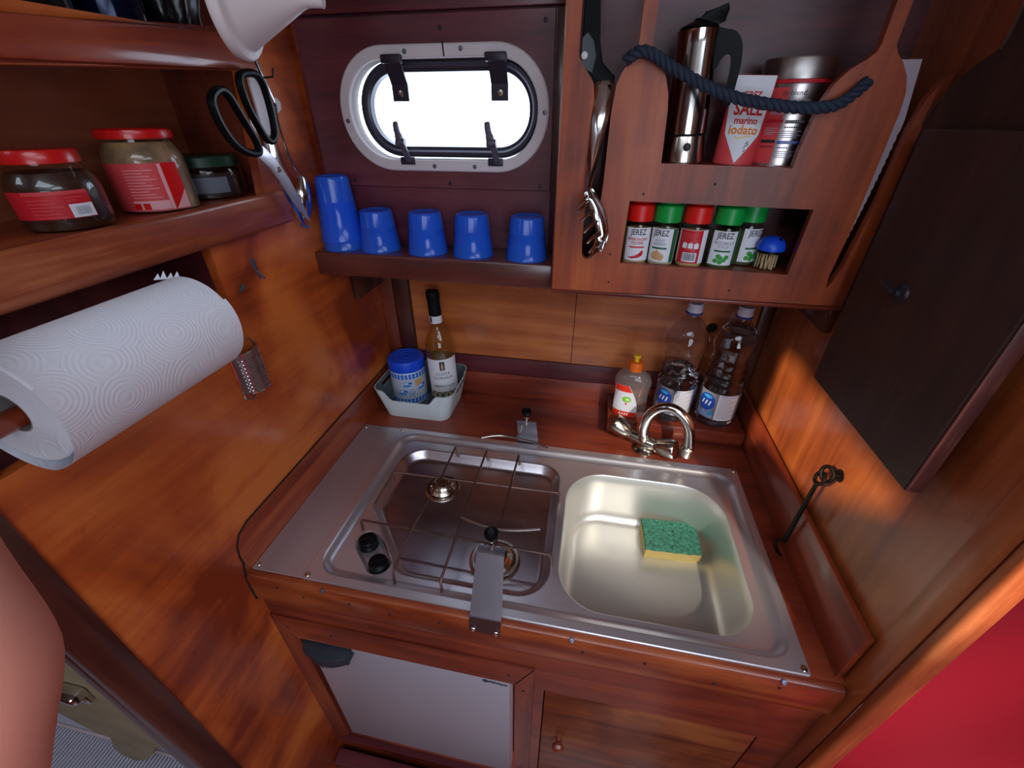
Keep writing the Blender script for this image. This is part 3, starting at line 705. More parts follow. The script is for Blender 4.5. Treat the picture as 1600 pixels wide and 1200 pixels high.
def clamp(name, label, base, bend, top, fold, bolt, arcpts, stem, w0, w1):
    c = empty(name, base[0], label, 'pot clamp', 'pot clamps on the hob edges')
    bm = B()
    loft(bm, [[(p[0]-w/2, p[1], p[2]), (p[0]+w/2, p[1], p[2]), (p[0]+w/2, p[1]+0.0005, p[2]+0.0018), (p[0]-w/2, p[1]+0.0005, p[2]+0.0018)] for p, w in zip(base+bend+top+fold, [w0]*(len(base)+len(bend))+[w1]*(len(top)+len(fold)))], close_last=True, close_first=True)
    finish('bracket', bm, STEEL_CLAMP, c, 25)
    bm = B(); lathe(bm, [(0.0030, -0.004), (0.0030, 0.012), (0.0055, 0.0125), (0.0055, 0.0145), (0.0028, 0.015), (0.0028, 0.020)], 12, Mloc(*bolt)); finish('bolt', bm, CHROME_OLD, c)
    bm = B(); lathe(bm, [(0.0040, 0.019), (0.0062, 0.021), (0.0105, 0.029), (0.0115, 0.034), (0.0105, 0.038), (0.0065, 0.040), (0.0055, 0.0385), (0, 0.0385)], 20, Mloc(*bolt)); finish('knob', bm, BLACK, c)
    bm = B(); tube(bm, spline(stem, 4), 0.0020, 8); finish('stem', bm, CHROME_OLD, c)
    bm = B(); tube(bm, spline(arcpts, 6), 0.0023, 8); finish('pot_arm', bm, WIRE_B, c)
    return c
c = clamp('pot_clamp', 'steel pot clamp with black knob screwed to the front edge of the worktop', [(0.319, -0.0160, -0.0260), (0.319, -0.0155, -0.010)], [(0.321, -0.0150, 0.014), (0.3212, -0.011, 0.0185)], [(0.318, 0.040, 0.0900)], [(0.318, 0.046, 0.0925), (0.318, 0.0535, 0.0925)],
      (0.3185, 0.050, 0.0945), [(0.2425, 0.130, 0.055), (0.272, 0.121, 0.055), (0.3085, 0.1165, 0.055), (0.345, 0.121, 0.055), (0.3835, 0.131, 0.055)],
      [(0.3185, 0.050, 0.084), (0.315, 0.080, 0.072), (0.3110, 0.116, 0.056)], 0.049, 0.043)
for x in (0.301, 0.337): screw(c, (x, -0.0165, -0.019), (0, -1, 0), 0.0042, mat=CHROME)
clamp('pot_clamp', 'steel pot clamp with black knob standing behind the hob on the worktop', [(0.3195, 0.424, 0.0002), (0.3195, 0.4135, 0.0002)], [(0.3195, 0.4125, 0.003)], [(0.3130, 0.418, 0.063)], [(0.313, 0.414, 0.067), (0.313, 0.407, 0.067)],
      (0.3140, 0.4105, 0.062), [(0.2150, 0.3785, 0.030), (0.242, 0.388, 0.033), (0.270, 0.3945, 0.031), (0.325, 0.388, 0.030), (0.371, 0.3720, 0.029)],
      [(0.3050, 0.409, 0.058), (0.3010, 0.404, 0.040), (0.2930, 0.393, 0.030)], 0.049, 0.044)

# ---- tap
tp = empty('tap', (0.590, 0.443, 0), 'old chrome mixer tap with arched spout and two handles behind the sink', 'tap')
bm = B(); lathe(bm, [(0.026, 0), (0.026, 0.003), (0.022, 0.006), (0.016, 0.009), (0.013, 0.016), (0.013, 0.028)], 28, Mloc(0.586, 0.445, 0.0))
tube(bm, [(0.551, 0.462, 0.027), (0.586, 0.445, 0.0235), (0.607, 0.438, 0.020)], [0.0125, 0.0145, 0.0125], 16); finish('body', bm, CHROME_OLD, tp)
bm = B(); lathe(bm, [(0.0125, 0.026), (0.0135, 0.030), (0.0135, 0.040), (0.0115, 0.043), (0.0105, 0.046), (0, 0.046)], 20, Mloc(0.5815, 0.4455, 0.0)); finish('collar', bm, CHROME_OLD, tp)
bm = B()
arc = [(0.5800, 0.4455, 0.040), (0.5770, 0.4445, 0.066), (0.5830, 0.442, 0.101), (0.6010, 0.438, 0.125), (0.6240, 0.431, 0.131), (0.6480, 0.423, 0.118), (0.6640, 0.416, 0.092), (0.6690, 0.412, 0.060), (0.6690, 0.411, 0.046)]
tube(bm, spline(arc, 6), 0.0110, 18); finish('spout', bm, CHROME, tp)
bm = B(); lathe(bm, [(0.0128, 0.0), (0.0132, 0.002), (0.0132, 0.012), (0.0145, 0.014), (0.0145, 0.021), (0.0120, 0.024), (0.011, 0.026)], 20, Mloc(0.6690, 0.411, 0.026)); finish('aerator', bm, CHROME_OLD, tp)
for p, d in (((0.551, 0.462, 0.027), (-0.78, 0.22, 0.46)), ((0.607, 0.438, 0.020), (0.80, -0.42, 0.24))):
    bm = B()
    lathe(bm, [(0.0125, 0.0), (0.0172, 0.006), (0.0198, 0.014), (0.0214, 0.026), (0.0222, 0.038), (0.0222, 0.046), (0.0210, 0.0475), (0.0175, 0.0465), (0.016, 0.0452), (0, 0.0452)], 14, Maxis(p, d)); finish('handle', bm, CHROME_OLD, tp, 40)
# ---- sponge in the sink
sg = empty('sponge', (0.648, 0.288, SD+0.001), 'green and yellow scouring sponge lying in the steel sink', 'sponge')
A = Matrix.Translation((0.648, 0.292, SD+0.001)) @ Matrix.Rotation(R(3), 4, 'Z')
def spbox(z0, z1, name, mat, jit):
    bm = B(); nx, ny = 14, 9
    bm2 = bmesh.ops.create_grid(bm, x_segments=nx, y_segments=ny, size=0.5)
    bmesh.ops.scale(bm, vec=(0.112, 0.076, 1), verts=bm.verts)
    ex = bmesh.ops.extrude_face_region(bm, geom=bm.faces[:]); vs = [v for v in ex['geom'] if isinstance(v, bmesh.types.BMVert)]
    bmesh.ops.translate(bm, vec=(0, 0, z1-z0), verts=vs)
    for v in bm.verts:
        v.co += Vector((random.uniform(-jit, jit), random.uniform(-jit, jit), random.uniform(-jit, jit)*0.4)); v.co.z += z0
    bm.transform(A); finish(name, bm, mat, sg, 60)
spbox(0.0, 0.0235, 'foam', SPONGE_Y, 0.0006); spbox(0.0237, 0.032, 'scouring_pad', SPONGE_G, 0.0011)

# ================================================================ BACK: cup shelf and cups
CAMP = Vector((0.426, -0.349, 0.651))
def face(x, y): return math.atan2(CAMP.y-y, CAMP.x-x)
sh = empty('cup_shelf', (0.13, 0.42, 0.415), 'dark mahogany shelf below the port light carrying upturned blue cups', 'shelf')
bm = B(); box(bm, -0.0970, 0.3590, 0.3770, 0.4675, 0.3935, 0.4370, 0.0035, 3); finish('board', bm, wood('shelf_mahogany', (62, 28, 24), (88, 40, 34), (108, 54, 46), 'x', 0.8, 0.32, 0.55, 0.6, 0.16, 14.0), sh)
bm = B(); box(bm, -0.0970, -0.0840, 0.4790, 0.5970, 0.3060, 0.3934, 0.001); finish('cleat', bm, W_DARKZ, sh)
def cup_mesh(name, h, rb, rt):
    """upturned tumbler: rim (rb) down on the shelf, base (rt) up"""
    bm = B(); t = 0.0012
    q = lambda z: rb+(rt-rb)*z/h
    lathe(bm, [(rb+0.0008, 0), (rb+0.0012, 0.0015), (rb+0.0002, 0.003), (q(h*0.60), h*0.60), (q(h*0.605)+0.0005, h*0.615), (q(h*0.63)-0.0002, h*0.63), (q(h*0.95), h*0.95), (rt-0.0012, h*0.99), (rt-0.0035, h), (rt-0.006, h-0.0006), (rt-0.0075, h-0.0025), (0, h-0.0025),
               (0, h-0.0045), (rt-0.009, h-0.0045), (rt-0.004, h-0.006), (rb-t, 0.0)], 40, caps=False)
    return bm
first = None
CUPS = [((0.020, 0.4215), 'blue translucent cup upturned on the shelf next to the cup stack'),
        ((0.1165, 0.4205), 'blue translucent cup upturned on the shelf, second after the cup stack'),
        ((0.2055, 0.4180), 'blue translucent cup upturned on the shelf, third after the cup stack'),
        ((0.3060, 0.4160), 'blue translucent cup upturned on the shelf beside the hanging rack')]
for (x, y), lab in CUPS:
    if first is None: first = o = finish('cup', cup_mesh('cup', 0.072, 0.0365, 0.0290), CUP, None, 40)
    else: o = first.copy(); COL.objects.link(o)
    o.location = (x, y, 0.4372); tag(o, lab, 'cup', 'upturned blue cups on the shelf')
o = finish('cup', cup_mesh('cup', 0.088, 0.0385, 0.0305), CUP, None, 40); o.location = (-0.0560, 0.4225, 0.4372)
tag(o, 'lowest blue cup of the stack on the shelf, only its rim showing', 'cup', 'stacked blue cups')
o = finish('cup', cup_mesh('cup', 0.112, 0.0390, 0.0290), CUP, None, 40); o.location = (-0.0570, 0.4225, 0.4525)
tag(o, 'tall blue cup on top of the stack at the shelf end', 'cup', 'stacked blue cups')

# ================================================================ RIGHT: hanging rack
rk = empty('galley_rack', (0.59, 0.40, 0.405), 'mahogany galley rack with cut-out front, spice window and slots for utensils', 'rack')
RY0, RY1 = 0.3500, 0.3620
TOP = 0.93
def lobe(x0, x1, xs0, xs1, flip=False):
    return None
# outline of the front panel, walked clockwise from bottom left
def arcp(cx, cz, rx, rz, a0, a1, n=8): return [(cx+rx*math.cos(R(a0+(a1-a0)*i/n)), cz+rz*math.sin(R(a0+(a1-a0)*i/n))) for i in range(n+1)]
front = [(0.3610, 0.4050), (0.3610, TOP), (0.3810, TOP), (0.3810, 0.722), (0.384, 0.716), (0.392, 0.706), (0.4000, 0.6965), (0.4035, 0.690), (0.4060, 0.670), (0.4060, 0.640)]
front += [(0.4060, 0.480), (0.4075, 0.465), (0.4110, 0.4600), (0.4160, 0.4585), (0.4205, 0.4605), (0.4230, 0.466), (0.4260, 0.500), (0.4295, 0.570), (0.4300, 0.660), (0.4330, 0.690), (0.4385, 0.703), (0.4450, 0.7115), (0.4530, 0.7170), (0.4555, 0.722), (0.4555, TOP)]
front += [(0.4725, TOP), (0.4725, 0.722), (0.4770, 0.717), (0.4870, 0.709), (0.4950, 0.697), (0.5010, 0.680), (0.5040, 0.662), (0.5070, 0.5980)]
front += [(0.6790, 0.5950), (0.6800, 0.615), (0.6835, 0.640), (0.6880, 0.668), (0.6960, 0.688), (0.7080, 0.702), (0.7220, 0.711), (0.7300, 0.718), (0.7320, 0.726), (0.7320, TOP)]
front += [(0.7480, TOP), (0.7480, 0.724), (0.7530, 0.7165), (0.7620, 0.708), (0.7715, 0.695), (0.7775, 0.680), (0.7800, 0.660), (0.7800, 0.520), (0.7760, 0.450), (0.7780, 0.4330)]
front += [(0.7830, 0.4420), (0.7900, 0.470), (0.7980, 0.560), (0.7985, 0.640), (0.8030, 0.672), (0.8120, 0.690), (0.8205, 0.698), (0.8205, 0.4060)]
SPW = [(0.4690, 0.4545), (0.7190, 0.4505), (0.7230, 0.5435), (0.4710, 0.5475)]
bm = B(); prism(bm, front, RY0, RY1, 'y', holes=[SPW], bev=0.0)
finish('front_panel', bm, W_RACK, rk, 20)
bm = B(); box(bm, 0.3600, 0.3725, 0.3622, 0.4675, 0.4055, 1.0, 0.001); finish('side_panel', bm, W_RACK, rk)
bm = B(); box(bm, 0.3606, 0.8210, 0.3480, 0.4675, 0.3990, 0.4048, 0.001); finish('bottom_board', bm, W_RED, rk)
bm = B(); box(bm, 0.3600, 0.3622, 0.3490, 0.3505, 0.405, 0.95, 0.0004); finish('bead', bm, W_REDZ, rk)
bm = B(); box(bm, 0.4640, 0.7565, 0.3625, 0.4675, 0.4400, 0.4490, 0.0008); finish('spice_shelf', bm, W_RED, rk)
bm = B(); box(bm, 0.4330, 0.7640, 0.3625, 0.4675, 0.5860, 0.5960, 0.0008); finish('upper_shelf', bm, W_RED, rk)
bm = B(); box(bm, 0.4330, 0.4410, 0.3625, 0.4675, 0.4052, 0.585, 0.0008); finish('divider', bm, W_DARKZ, rk)
bm = B(); box(bm, 0.7570, 0.7650, 0.3625, 0.4675, 0.4052, 0.585, 0.0008); finish('divider', bm, W_DARKZ, rk)
bm = B(); box(bm, 0.8110, 0.8245, 0.3750, 0.5900, 0.3505, 0.3985, 0.001); finish('cleat', bm, W_DARKZ, rk)
for x, z in ((0.489, 0.558), (0.452, 0.468), (0.455, 0.4225), (0.585, 0.573), (0.643, 0.4205)): screw(rk, (x, RY0, z), (0, -1, 0), 0.0014, 'plug', BRACKET)

# spice jars
def spice_jar(x, y, z0, cap, body, lab, label_fn, fill, seed=0):
    j = empty('spice_jar', (x, y, z0), lab, 'spice jar', 'spice jars in the rack window')
    r = 0.0205
    bm = B(); lathe(bm, [(0, 0.0), (r-0.002, 0.0), (r, 0.002), (r, 0.053), (r-0.0008, 0.057), (r-0.004, 0.0605), (r-0.0045, 0.064)], 32, caps=False); finish('glass', bm, GLASS, j, local=True)
    bm = B(); lathe(bm, [(0, 0.0012), (r-0.0015, 0.0012), (r-0.0013, 0.050), (0, 0.051)], 24, caps=False); finish('contents', bm, fill, j, local=True)
    bm = B(); rc = r+0.0002
    lathe(bm, [(rc-0.0006, 0.0610), (rc, 0.0616), (rc, 0.0820), (rc-0.0012, 0.0838), (rc-0.0045, 0.0850), (rc-0.006, 0.0872), (0, 0.0880)], 32); 
    a = face(x, y)-0.15
    patch(bm, -0.006, 0.006, 0.0795, 0.0825, rc+0.0007, a, 0, 0)
    finish('cap', bm, cap, j, local=True)
    label_fn(j, r+0.0004, face(x, y)); j.scale = (1.02, 1.02, 1.085); return j
def lab_plain(title, line1, line2, bar, pic, a_off=0.0, txtcol=None):
    def f(j, r, a):
        a = a+a_off
        bm = B(); patch(bm, -0.019, 0.023, 0.006, 0.053, r, a, 0, 0)
        if bar is PAPER_GREEN: patch(bm, 0.0185, 0.0262, 0.006, 0.053, r+0.0002, a, 0, 3)
        text_wrap(bm, title, 0.0116, r+0.0005, a, 0.0432, 1, sx=0.82, bold=0.012)
        text_wrap(bm, line1, 0.0056, r+0.0005, a, 0.0352, 2, sx=0.85, bold=0.012); text_wrap(bm, line2, 0.0056, r+0.0005, a, 0.0300, 2, sx=0.85, bold=0.012)
        patch(bm, -0.012, 0.012, 0.0245, 0.0270, r+0.0003, a, 0, 3)
        for pts, mi in pic(): blob(bm, pts, r+0.0003, a, 0.0, mi)
        finish('label', bm, [PAPER, INK, txtcol or INK_SOFT, bar, PAPER_RED, PAPER_TAN, LEAFG], j, local=True)
    return f
def pic_chili(): return [([(-0.013, 0.011), (-0.004, 0.0125), (0.004, 0.0165), (0.009, 0.0215), (0.0115, 0.019), (0.010, 0.0135), (0.003, 0.0100), (-0.006, 0.0090)], 4)]
def pic_garlic(): return [(disc2(-0.003, 0.015, 0.0085, 0.0065), 5), (disc2(0.004, 0.013, 0.0055, 0.005), 5), ([(-0.0045, 0.021), (-0.003, 0.0255), (-0.001, 0.021)], 5)]
def pic_herb(): return [(disc2(x, z, 0.004, 0.0034, 7), 6) for x, z in ((-0.007, 0.012), (-0.001, 0.0165), (0.005, 0.0135), (0.0, 0.0105), (-0.004, 0.0185), (0.008, 0.0175))]
def lab_back(j, r, a):
    bm = B(); patch(bm, -0.026, 0.026, 0.006, 0.053, r, a, 0, 0); patch(bm, -0.021, 0.0145, 0.0062, 0.0525, r+0.0002, a, 0, 1)
    for i in range(3):
        patch(bm, -0.0135+i*0.0088, -0.0065+i*0.0088, 0.0275, 0.0345, r+0.0004, a, 0, 0)
        patch(bm, -0.0120+i*0.0088, -0.0080+i*0.0088, 0.0352, 0.0360, r+0.0004, a, 0, 0)
    for i, (s1, t) in enumerate(((0.003, 0.0475), (0.006, 0.0455), (0.001, 0.0435), (0.004, 0.0415), (0.0115, 0.0385), (0.0095, 0.0255), (0.0065, 0.0238))):
        patch(bm, -0.018 if i < 5 else -0.010, s1, t, t+0.0011, r+0.0004, a, 0, 2)
    patch(bm, -0.011, 0.0105, 0.0085, 0.0215, r+0.0004, a, 0, 0)
    x = -0.0095; rn = random.Random(4)
    while x < 0.0085:
        w = rn.choice((0.0005, 0.0008, 0.0012)); patch(bm, x, x+w, 0.0105, 0.0205, r+0.0006, a, 0, 3); x += w+rn.choice((0.0005, 0.0008))
    finish('label', bm, [PAPER, PAPER_RED, PAPER_PINK, INK], j, local=True)
Z0 = 0.4492
spice_jar(0.4925, 0.3860, Z0, RED_C, None, 'spice jar with red cap and chilli label, leftmost in the rack window', lab_plain('JEREZ', 'PEPERONCINO', 'POLVERE', PAPER_PINK, pic_chili, 0.10, INK_RED), PEPPER)
spice_jar(0.5345, 0.3850, Z0, GREEN_L, None, 'spice jar with green cap and garlic picture on its label', lab_plain('JEREZ', 'AGLIO', 'GRANULI', PAPER_GREEN, pic_garlic, -0.22), GARLIC)
spice_jar(0.5790, 0.3850, Z0, RED_C, None, 'spice jar with red cap turned to show its red back label and barcode', lab_back, PEPPER)
spice_jar(0.6245, 0.3845, Z0, GREEN_L, None, 'spice jar with green cap and parsley picture on its label', lab_plain('JEREZ', 'PREZZEMOLO', 'FOGLIE', PAPER_GREEN, pic_herb, 0.12), HERB)
spice_jar(0.6640, 0.4110, Z0, GREEN_L, None, 'spice jar with dark green cap set back in shade behind the toothpicks', lab_plain('JEREZ', '', '', PAPER_GREEN, pic_herb, 0.75), HERB)
# toothpick pot
tpk = empty('toothpick_holder', (0.6955, 0.3825, Z0), 'clear toothpick pot with blue domed cap at the end of the spice row', 'toothpick holder')
bm = B(); lathe(bm, [(0, 0), (0.0165, 0), (0.0185, 0.002), (0.0185, 0.028)], 28, caps=False); finish('pot', bm, GLASS, tpk, local=True)
bm = B(); lathe(bm, [(0.0192, 0.0265), (0.0192, 0.0300), (0.0188, 0.0302), (0, 0.0302)], 28); finish('band', bm, BLACK, tpk, local=True)
bm = B(); lathe(bm, [(0.0200, 0.0304), (0.0203, 0.0330), (0.0190, 0.0400), (0.0150, 0.0460), (0.0085, 0.0495), (0, 0.0505)], 28); finish('cap', bm, BLUE_L, tpk, local=True)
bm = B(); tr = Maxis((0.0065, -0.0100, 0.0462), (0.40, -0.45, 0.75)); lathe(bm, [(0.0038, 0), (0.0034, 0.0016), (0, 0.0017)], 4, tr); finish('hole', bm, BLACK, tpk, local=True)
bm = B()
for i in range(46):
    a = random.uniform(0, 6.28); q = 0.0155*math.sqrt(random.random()); b2 = a+random.uniform(-.6, .6)
    tube(bm, [(q*math.cos(a), q*math.sin(a), 0.002), (q*0.95*math.cos(b2), q*0.95*math.sin(b2), 0.0285)], 0.0010, 5)
o = finish('toothpicks', bm, PICK, tpk, local=True); o['kind'] = 'stuff'

# moka pot
mk = empty('moka_pot', (0.5385, 0.3960, 0.5962), 'steel moka coffee pot with black handle on the rack upper shelf', 'coffee pot')
mr = 0.0290
bm = B(); lathe(bm, [(0, 0), (mr+0.0030, 0), (mr+0.0034, 0.003), (mr+0.0012, 0.020), (mr, 0.031), (mr-0.0006, 0.034), (0, 0.034)], 36); finish('base', bm, ALU, mk, local=True)
bm = B(); lathe(bm, [(mr-0.0004, 0.0345), (mr-0.0002, 0.0365), (0, 0.0365)], 36); finish('seal', bm, BLACK_M, mk, local=True)
bm = B(); lathe(bm, [(mr+0.0004, 0.0370), (mr+0.0004, 0.0400), (mr-0.0004, 0.062), (mr-0.0015, 0.100), (mr-0.0028, 0.138), (mr-0.0026, 0.150), (mr-0.0020, 0.1525), (mr-0.005, 0.154), (0, 0.154)], 36, Matrix.Rotation(0, 4, 'Z')); finish('body', bm, CHROME, mk, local=True)
bm = B(); lathe(bm, [(mr-0.004, 0.1542), (mr-0.006, 0.1570), (0.008, 0.163), (0.006, 0.165), (0, 0.165)], 32)
prism(bm, [(0.000, 0.163), (0.010, 0.1615), (0.024, 0.158), (0.030, 0.160), (0.0325, 0.170), (0.0300, 0.175), (0.020, 0.172), (0.006, 0.170)], -0.007, 0.007, 'y', bev=0.0015); finish('lid', bm, BLACK, mk, local=True)
bm = B()
hp = [(0.018, 0.150), (0.035, 0.1505), (0.047, 0.146), (0.0555, 0.133), (0.0580, 0.112), (0.0565, 0.090), (0.0540, 0.0690), (0.0455, 0.0700), (0.0450, 0.0900), (0.0455, 0.108), (0.0440, 0.122), (0.0400, 0.126), (0.0340, 0.1225), (0.0280, 0.112), (0.0190, 0.108)]
hp = [(p.x, p.y) for p in spline([(x, z, 0) for x, z in hp], 4, True)]
prism(bm, hp, -0.0085, 0.0085, 'y', bev=0.0); h = finish('handle', bm, BLACK, mk, local=True)
bm = B(); tr = Maxis(Vector((0.008, -0.0268, 0.021)), (0.25, -1, 0.05)); lathe(bm, [(0.0052, 0), (0.0055, 0.002), (0.0050, 0.004), (0.0038, 0.0044), (0.0034, 0.006), (0.0016, 0.0065), (0, 0.0060)], 8, tr); finish('valve', bm, BRACKET, mk, local=True)
mk.rotation_euler = (0, R(-2.5), R(-12))

# salt carton
sa = empty('salt_tube', (0.6100, 0.3900, 0.5962), 'red and white tube of sea salt with flattened top, lettered SALE', 'salt')
def tubering(z, a, b, n=40): return [(a*math.cos(2*math.pi*i/n), b*math.sin(2*math.pi*i/n), z) for i in range(n)]
SALT = [(0.0, 0.0268, 0.0240), (0.02, 0.0266, 0.0225), (0.05, 0.0262, 0.0165), (0.075, 0.0262, 0.009), (0.092, 0.0262, 0.0016), (0.1045, 0.0264, 0.0012)]
def salt_y(x, z):
    for (za, aa, ba), (zb, ab, bb) in zip(SALT, SALT[1:]):
        if z <= zb or zb == SALT[-1][0]:
            t = (z-za)/(zb-za); a = aa+(ab-aa)*t; b = ba+(bb-ba)*t
            return -b*math.sqrt(max(0.0, 1-(x/a)**2))
bm = B(); loft(bm, [tubering(*s) for s in SALT], close_first=True, close_last=True); finish('carton', bm, PAPER_PINK, sa, local=True)
def on_salt(bm, pts, faces, mi, off):
    add(bm, [(x, salt_y(x, z)-off, z) for x, z in pts], faces, mi)
bm = B()
W = [(-0.0205, 0.1040), (-0.0205, 0.092), (-0.0185, 0.040), (-0.0165, 0.034), (-0.004, 0.0075), (0.0, 0.002), (0.004, 0.0075), (0.0200, 0.0330), (0.0215, 0.040), (0.0225, 0.092), (0.0225, 0.1040)]
rows = []
for z0_, z1_ in [(0.002+i*0.006, 0.002+(i+1)*0.006) for i in range(17)]:
    rows.append((z0_, z1_))
def span(z):
    if z >= 0.037: return (-0.0205-0.0050*min(1, (z-0.037)/0.05), 0.0225+0.0030*min(1, (z-0.037)/0.05))
    t = (z-0.002)/0.035; return (-0.0205*t, 0.0225*t)
zs = [0.002+i*0.00255 for i in range(41)]
vs = []; fs = []
NX = 14
for z in zs:
    a, b = span(z); vs += [(a+(b-a)*i/NX, z) for i in range(NX+1)]
for j in range(len(zs)-1):
    for i in range(NX): k = j*(NX+1)+i; fs.append((k, k+1, k+NX+2, k+NX+1))
on_salt(bm, vs, fs, 0, 0.0005)
def stext(s, size, cx, z, mi, sx=1.0):
    v, f = text_geo(s, size, 0.028); on_salt(bm, [(cx+x*sx, z+y) for x, y in v], f, mi, 0.0009)
stext('JEREZ', 0.0100, 0.002, 0.0795, 1, 0.9); stext('SALE', 0.0200, 0.0015, 0.0600, 1, 0.86)
stext('marino', 0.0115, 0.0015, 0.0495, 1, 0.9); stext('iodato', 0.0150, 0.0010, 0.0375, 2, 0.95)
on_salt(bm, [(-0.008+i*0.0025, 0.0335-0.0012*math.sin(i*0.7)) for i in range(9)]+[(-0.008+i*0.0025, 0.0347-0.0012*math.sin(i*0.7)) for i in range(9)], [(i, i+1, i+10, i+9) for i in range(8)], 3, 0.0009)
for x, z in ((0.008, 0.026), (0.0065, 0.021), (0.0095, 0.0235), (0.007, 0.0165)): on_salt(bm, [(x, z), (x+0.0012, z), (x+0.0028, z+0.0035), (x+0.0018, z+0.0035)], [(0, 1, 2, 3)], 4, 0.0009)
finish('label', bm, [PAPER, INK_RED, PAPER_ORANGE, PAPER_YEL, INK], sa, local=True)
sa.rotation_euler = (0, R(2), R(-8))

# coffee tin
ct = empty('coffee_tin', (0.6720, 0.4160, 0.5962), 'silver and red coffee tin with metal lid behind the salt tube', 'tin')
rt = 0.0425
bm = B(); lathe(bm, [(0, 0), (rt, 0), (rt, 0.0925), (rt+0.0006, 0.0945), (0, 0.0945)], 48); finish('can', bm, steel('tin_can', (196, 184, 184), 0.3, 'z'), ct, local=True)
bm = B(); lathe(bm, [(rt+0.0008, 0.0948), (rt+0.0014, 0.0985), (rt+0.0008, 0.0988), (0, 0.0988)], 48); finish('band', bm, PAPER_RED, ct, local=True)
bm = B(); lathe(bm, [(rt+0.0016, 0.0990), (rt+0.0018, 0.1205), (rt+0.0008, 0.1225), (rt-0.002, 0.1225), (rt-0.003, 0.1205), (0, 0.1205)], 48); finish('lid', bm, steel('tin_lid', (176, 170, 166), 0.34, None), ct, local=True)
a = face(0.672, 0.416)
bm = B()
patch(bm, -0.075, -0.003, 0.002, 0.090, rt+0.0003, a, 0, 1)
text_wrap(bm, 'ily blend.', 0.0085, rt+0.0006, a+0.10, 0.0815, 2)
for i in range(9): patch(bm, -0.020, 0.026-0.006*(i % 3), 0.0755-i*0.0019, 0.0764-i*0.0019, rt+0.0005, a, 0, 3)
for s0, s1, t0, mi in ((-0.021, -0.001, 0.0510, 4), (0.002, 0.031, 0.0500, 2), (-0.022, -0.004, 0.0270, 2), (-0.001, 0.029, 0.0260, 5)): patch(bm, s0, s1, t0, t0+0.0038, rt+0.0006, a, 0, mi)
text_wrap(bm, 'TOSTATO INTENSO', 0.0032, rt+0.0009, a+0.017/rt, 0.0508, 0); text_wrap(bm, 'DECAFFEINATO', 0.0032, rt+0.0009, a+0.014/rt, 0.0268, 0)
for k in range(7): blob(bm, disc2(0.004+k*0.0027, 0.0455, 0.0010, 0.0011, 6), rt+0.0006, a, 0, 2)
for k in range(5): blob(bm, disc2(0.002+k*0.0027, 0.0215, 0.0010, 0.0011, 6), rt+0.0006, a, 0, 5)
for k in range(6): blob(bm, disc2(-0.020+k*0.0027, 0.0225, 0.0010, 0.0011, 6), rt+0.0006, a, 0, 2)
for i in range(4):
    patch(bm, 0.002, 0.027-0.005*(i % 2), 0.0405-i*0.0024, 0.0414-i*0.0024, rt+0.0005, a, 0, 3); patch(bm, -0.020, -0.005-0.004*(i % 2), 0.0440-i*0.0024, 0.0449-i*0.0024, rt+0.0006, a, 0, 3)
    patch(bm, -0.001, 0.026-0.005*(i % 2), 0.0165-i*0.0024, 0.0174-i*0.0024, rt+0.0005, a, 0, 3)
finish('print', bm, [PAPER, PAPER_PINK, PAPER_DARK, INK_SOFT, PAPER_RED, PAPER_BLUE], ct, local=True)

# rope across the upper opening: three strands laid together
rp = empty('rope', (0.59, 0.337, 0.69), 'navy blue three-strand rope strung across the front of the rack', 'rope')
path = spline([(0.442, 0.3440, 0.7150), (0.448, 0.3400, 0.7185), (0.457, 0.3370, 0.7225), (0.468, 0.3370, 0.7215), (0.478, 0.3372, 0.7175), (0.496, 0.3368, 0.7075), (0.524, 0.3360, 0.6945), (0.558, 0.3350, 0.6810), (0.591, 0.3345, 0.6720), (0.622, 0.3340, 0.6670), (0.653, 0.3338, 0.6635), (0.682, 0.3340, 0.6630), (0.702, 0.3360, 0.6665), (0.716, 0.3400, 0.6760), (0.726, 0.3440, 0.6850), (0.731, 0.3492, 0.6890)], 14)
for k in range(3):
    pts = []; s = 0.0; n0 = Vector((0, 1, 0))
    for i, p in enumerate(path):
        if i: s += (p-path[i-1]).length
        t = (path[min(i+1, len(path)-1)]-path[max(i-1, 0)]).normalized(); u = (n0-t*n0.dot(t)).normalized(); v = t.cross(u)
        an = 2*math.pi*(s/0.027+k/3)
        pts.append(p+(u*math.cos(an)+v*math.sin(an))*0.0038)
    bm = B(); tube(bm, pts, 0.0036, 8); finish('strand', bm, ROPE, rp, 60)

# utensils standing in the slots
sv = empty('spaghetti_server', (0.418, 0.335, 0.57), 'steel spaghetti server with toothed head and black grip in the left slot', 'spaghetti server')
bm = B()
cl = [(0.4180, 0.3600, 0.695), (0.4175, 0.3540, 0.685), (0.4160, 0.3440, 0.655), (0.4125, 0.3380, 0.610), (0.4090, 0.3345, 0.578), (0.4080, 0.3340, 0.561)]
wd = [0.0118, 0.0120, 0.0115, 0.0085, 0.0050, 0.0042]
rings = []
for (x, y, z), w in zip(spline(cl, 4), [wd[min(i//4, 5)]+(wd[min(i//4+1, 5)]-wd[min(i//4, 5)])*(i % 4)/4 for i in range(21)]):
    rings.append([(x-w, y+0.003, z), (x-w*0.5, y-0.0005, z), (x, y-0.002, z), (x+w*0.5, y-0.0005, z), (x+w, y+0.003, z), (x+w*0.5, y+0.0012, z), (x, y-0.0002, z), (x-w*0.5, y+0.0012, z)])
loft(bm, rings, close_first=True, close_last=True); finish('handle', bm, CHROME, sv)
bm = B()   # head: a scooped blade with a row of blunt teeth on one side
spine = spline([(0.4090, 0.3340, 0.563), (0.4150, 0.3300, 0.550), (0.4250, 0.3250, 0.535), (0.4330, 0.3220, 0.515), (0.4370, 0.3215, 0.495), (0.4340, 0.3220, 0.478)], 4)
K = len(spine); rings = []
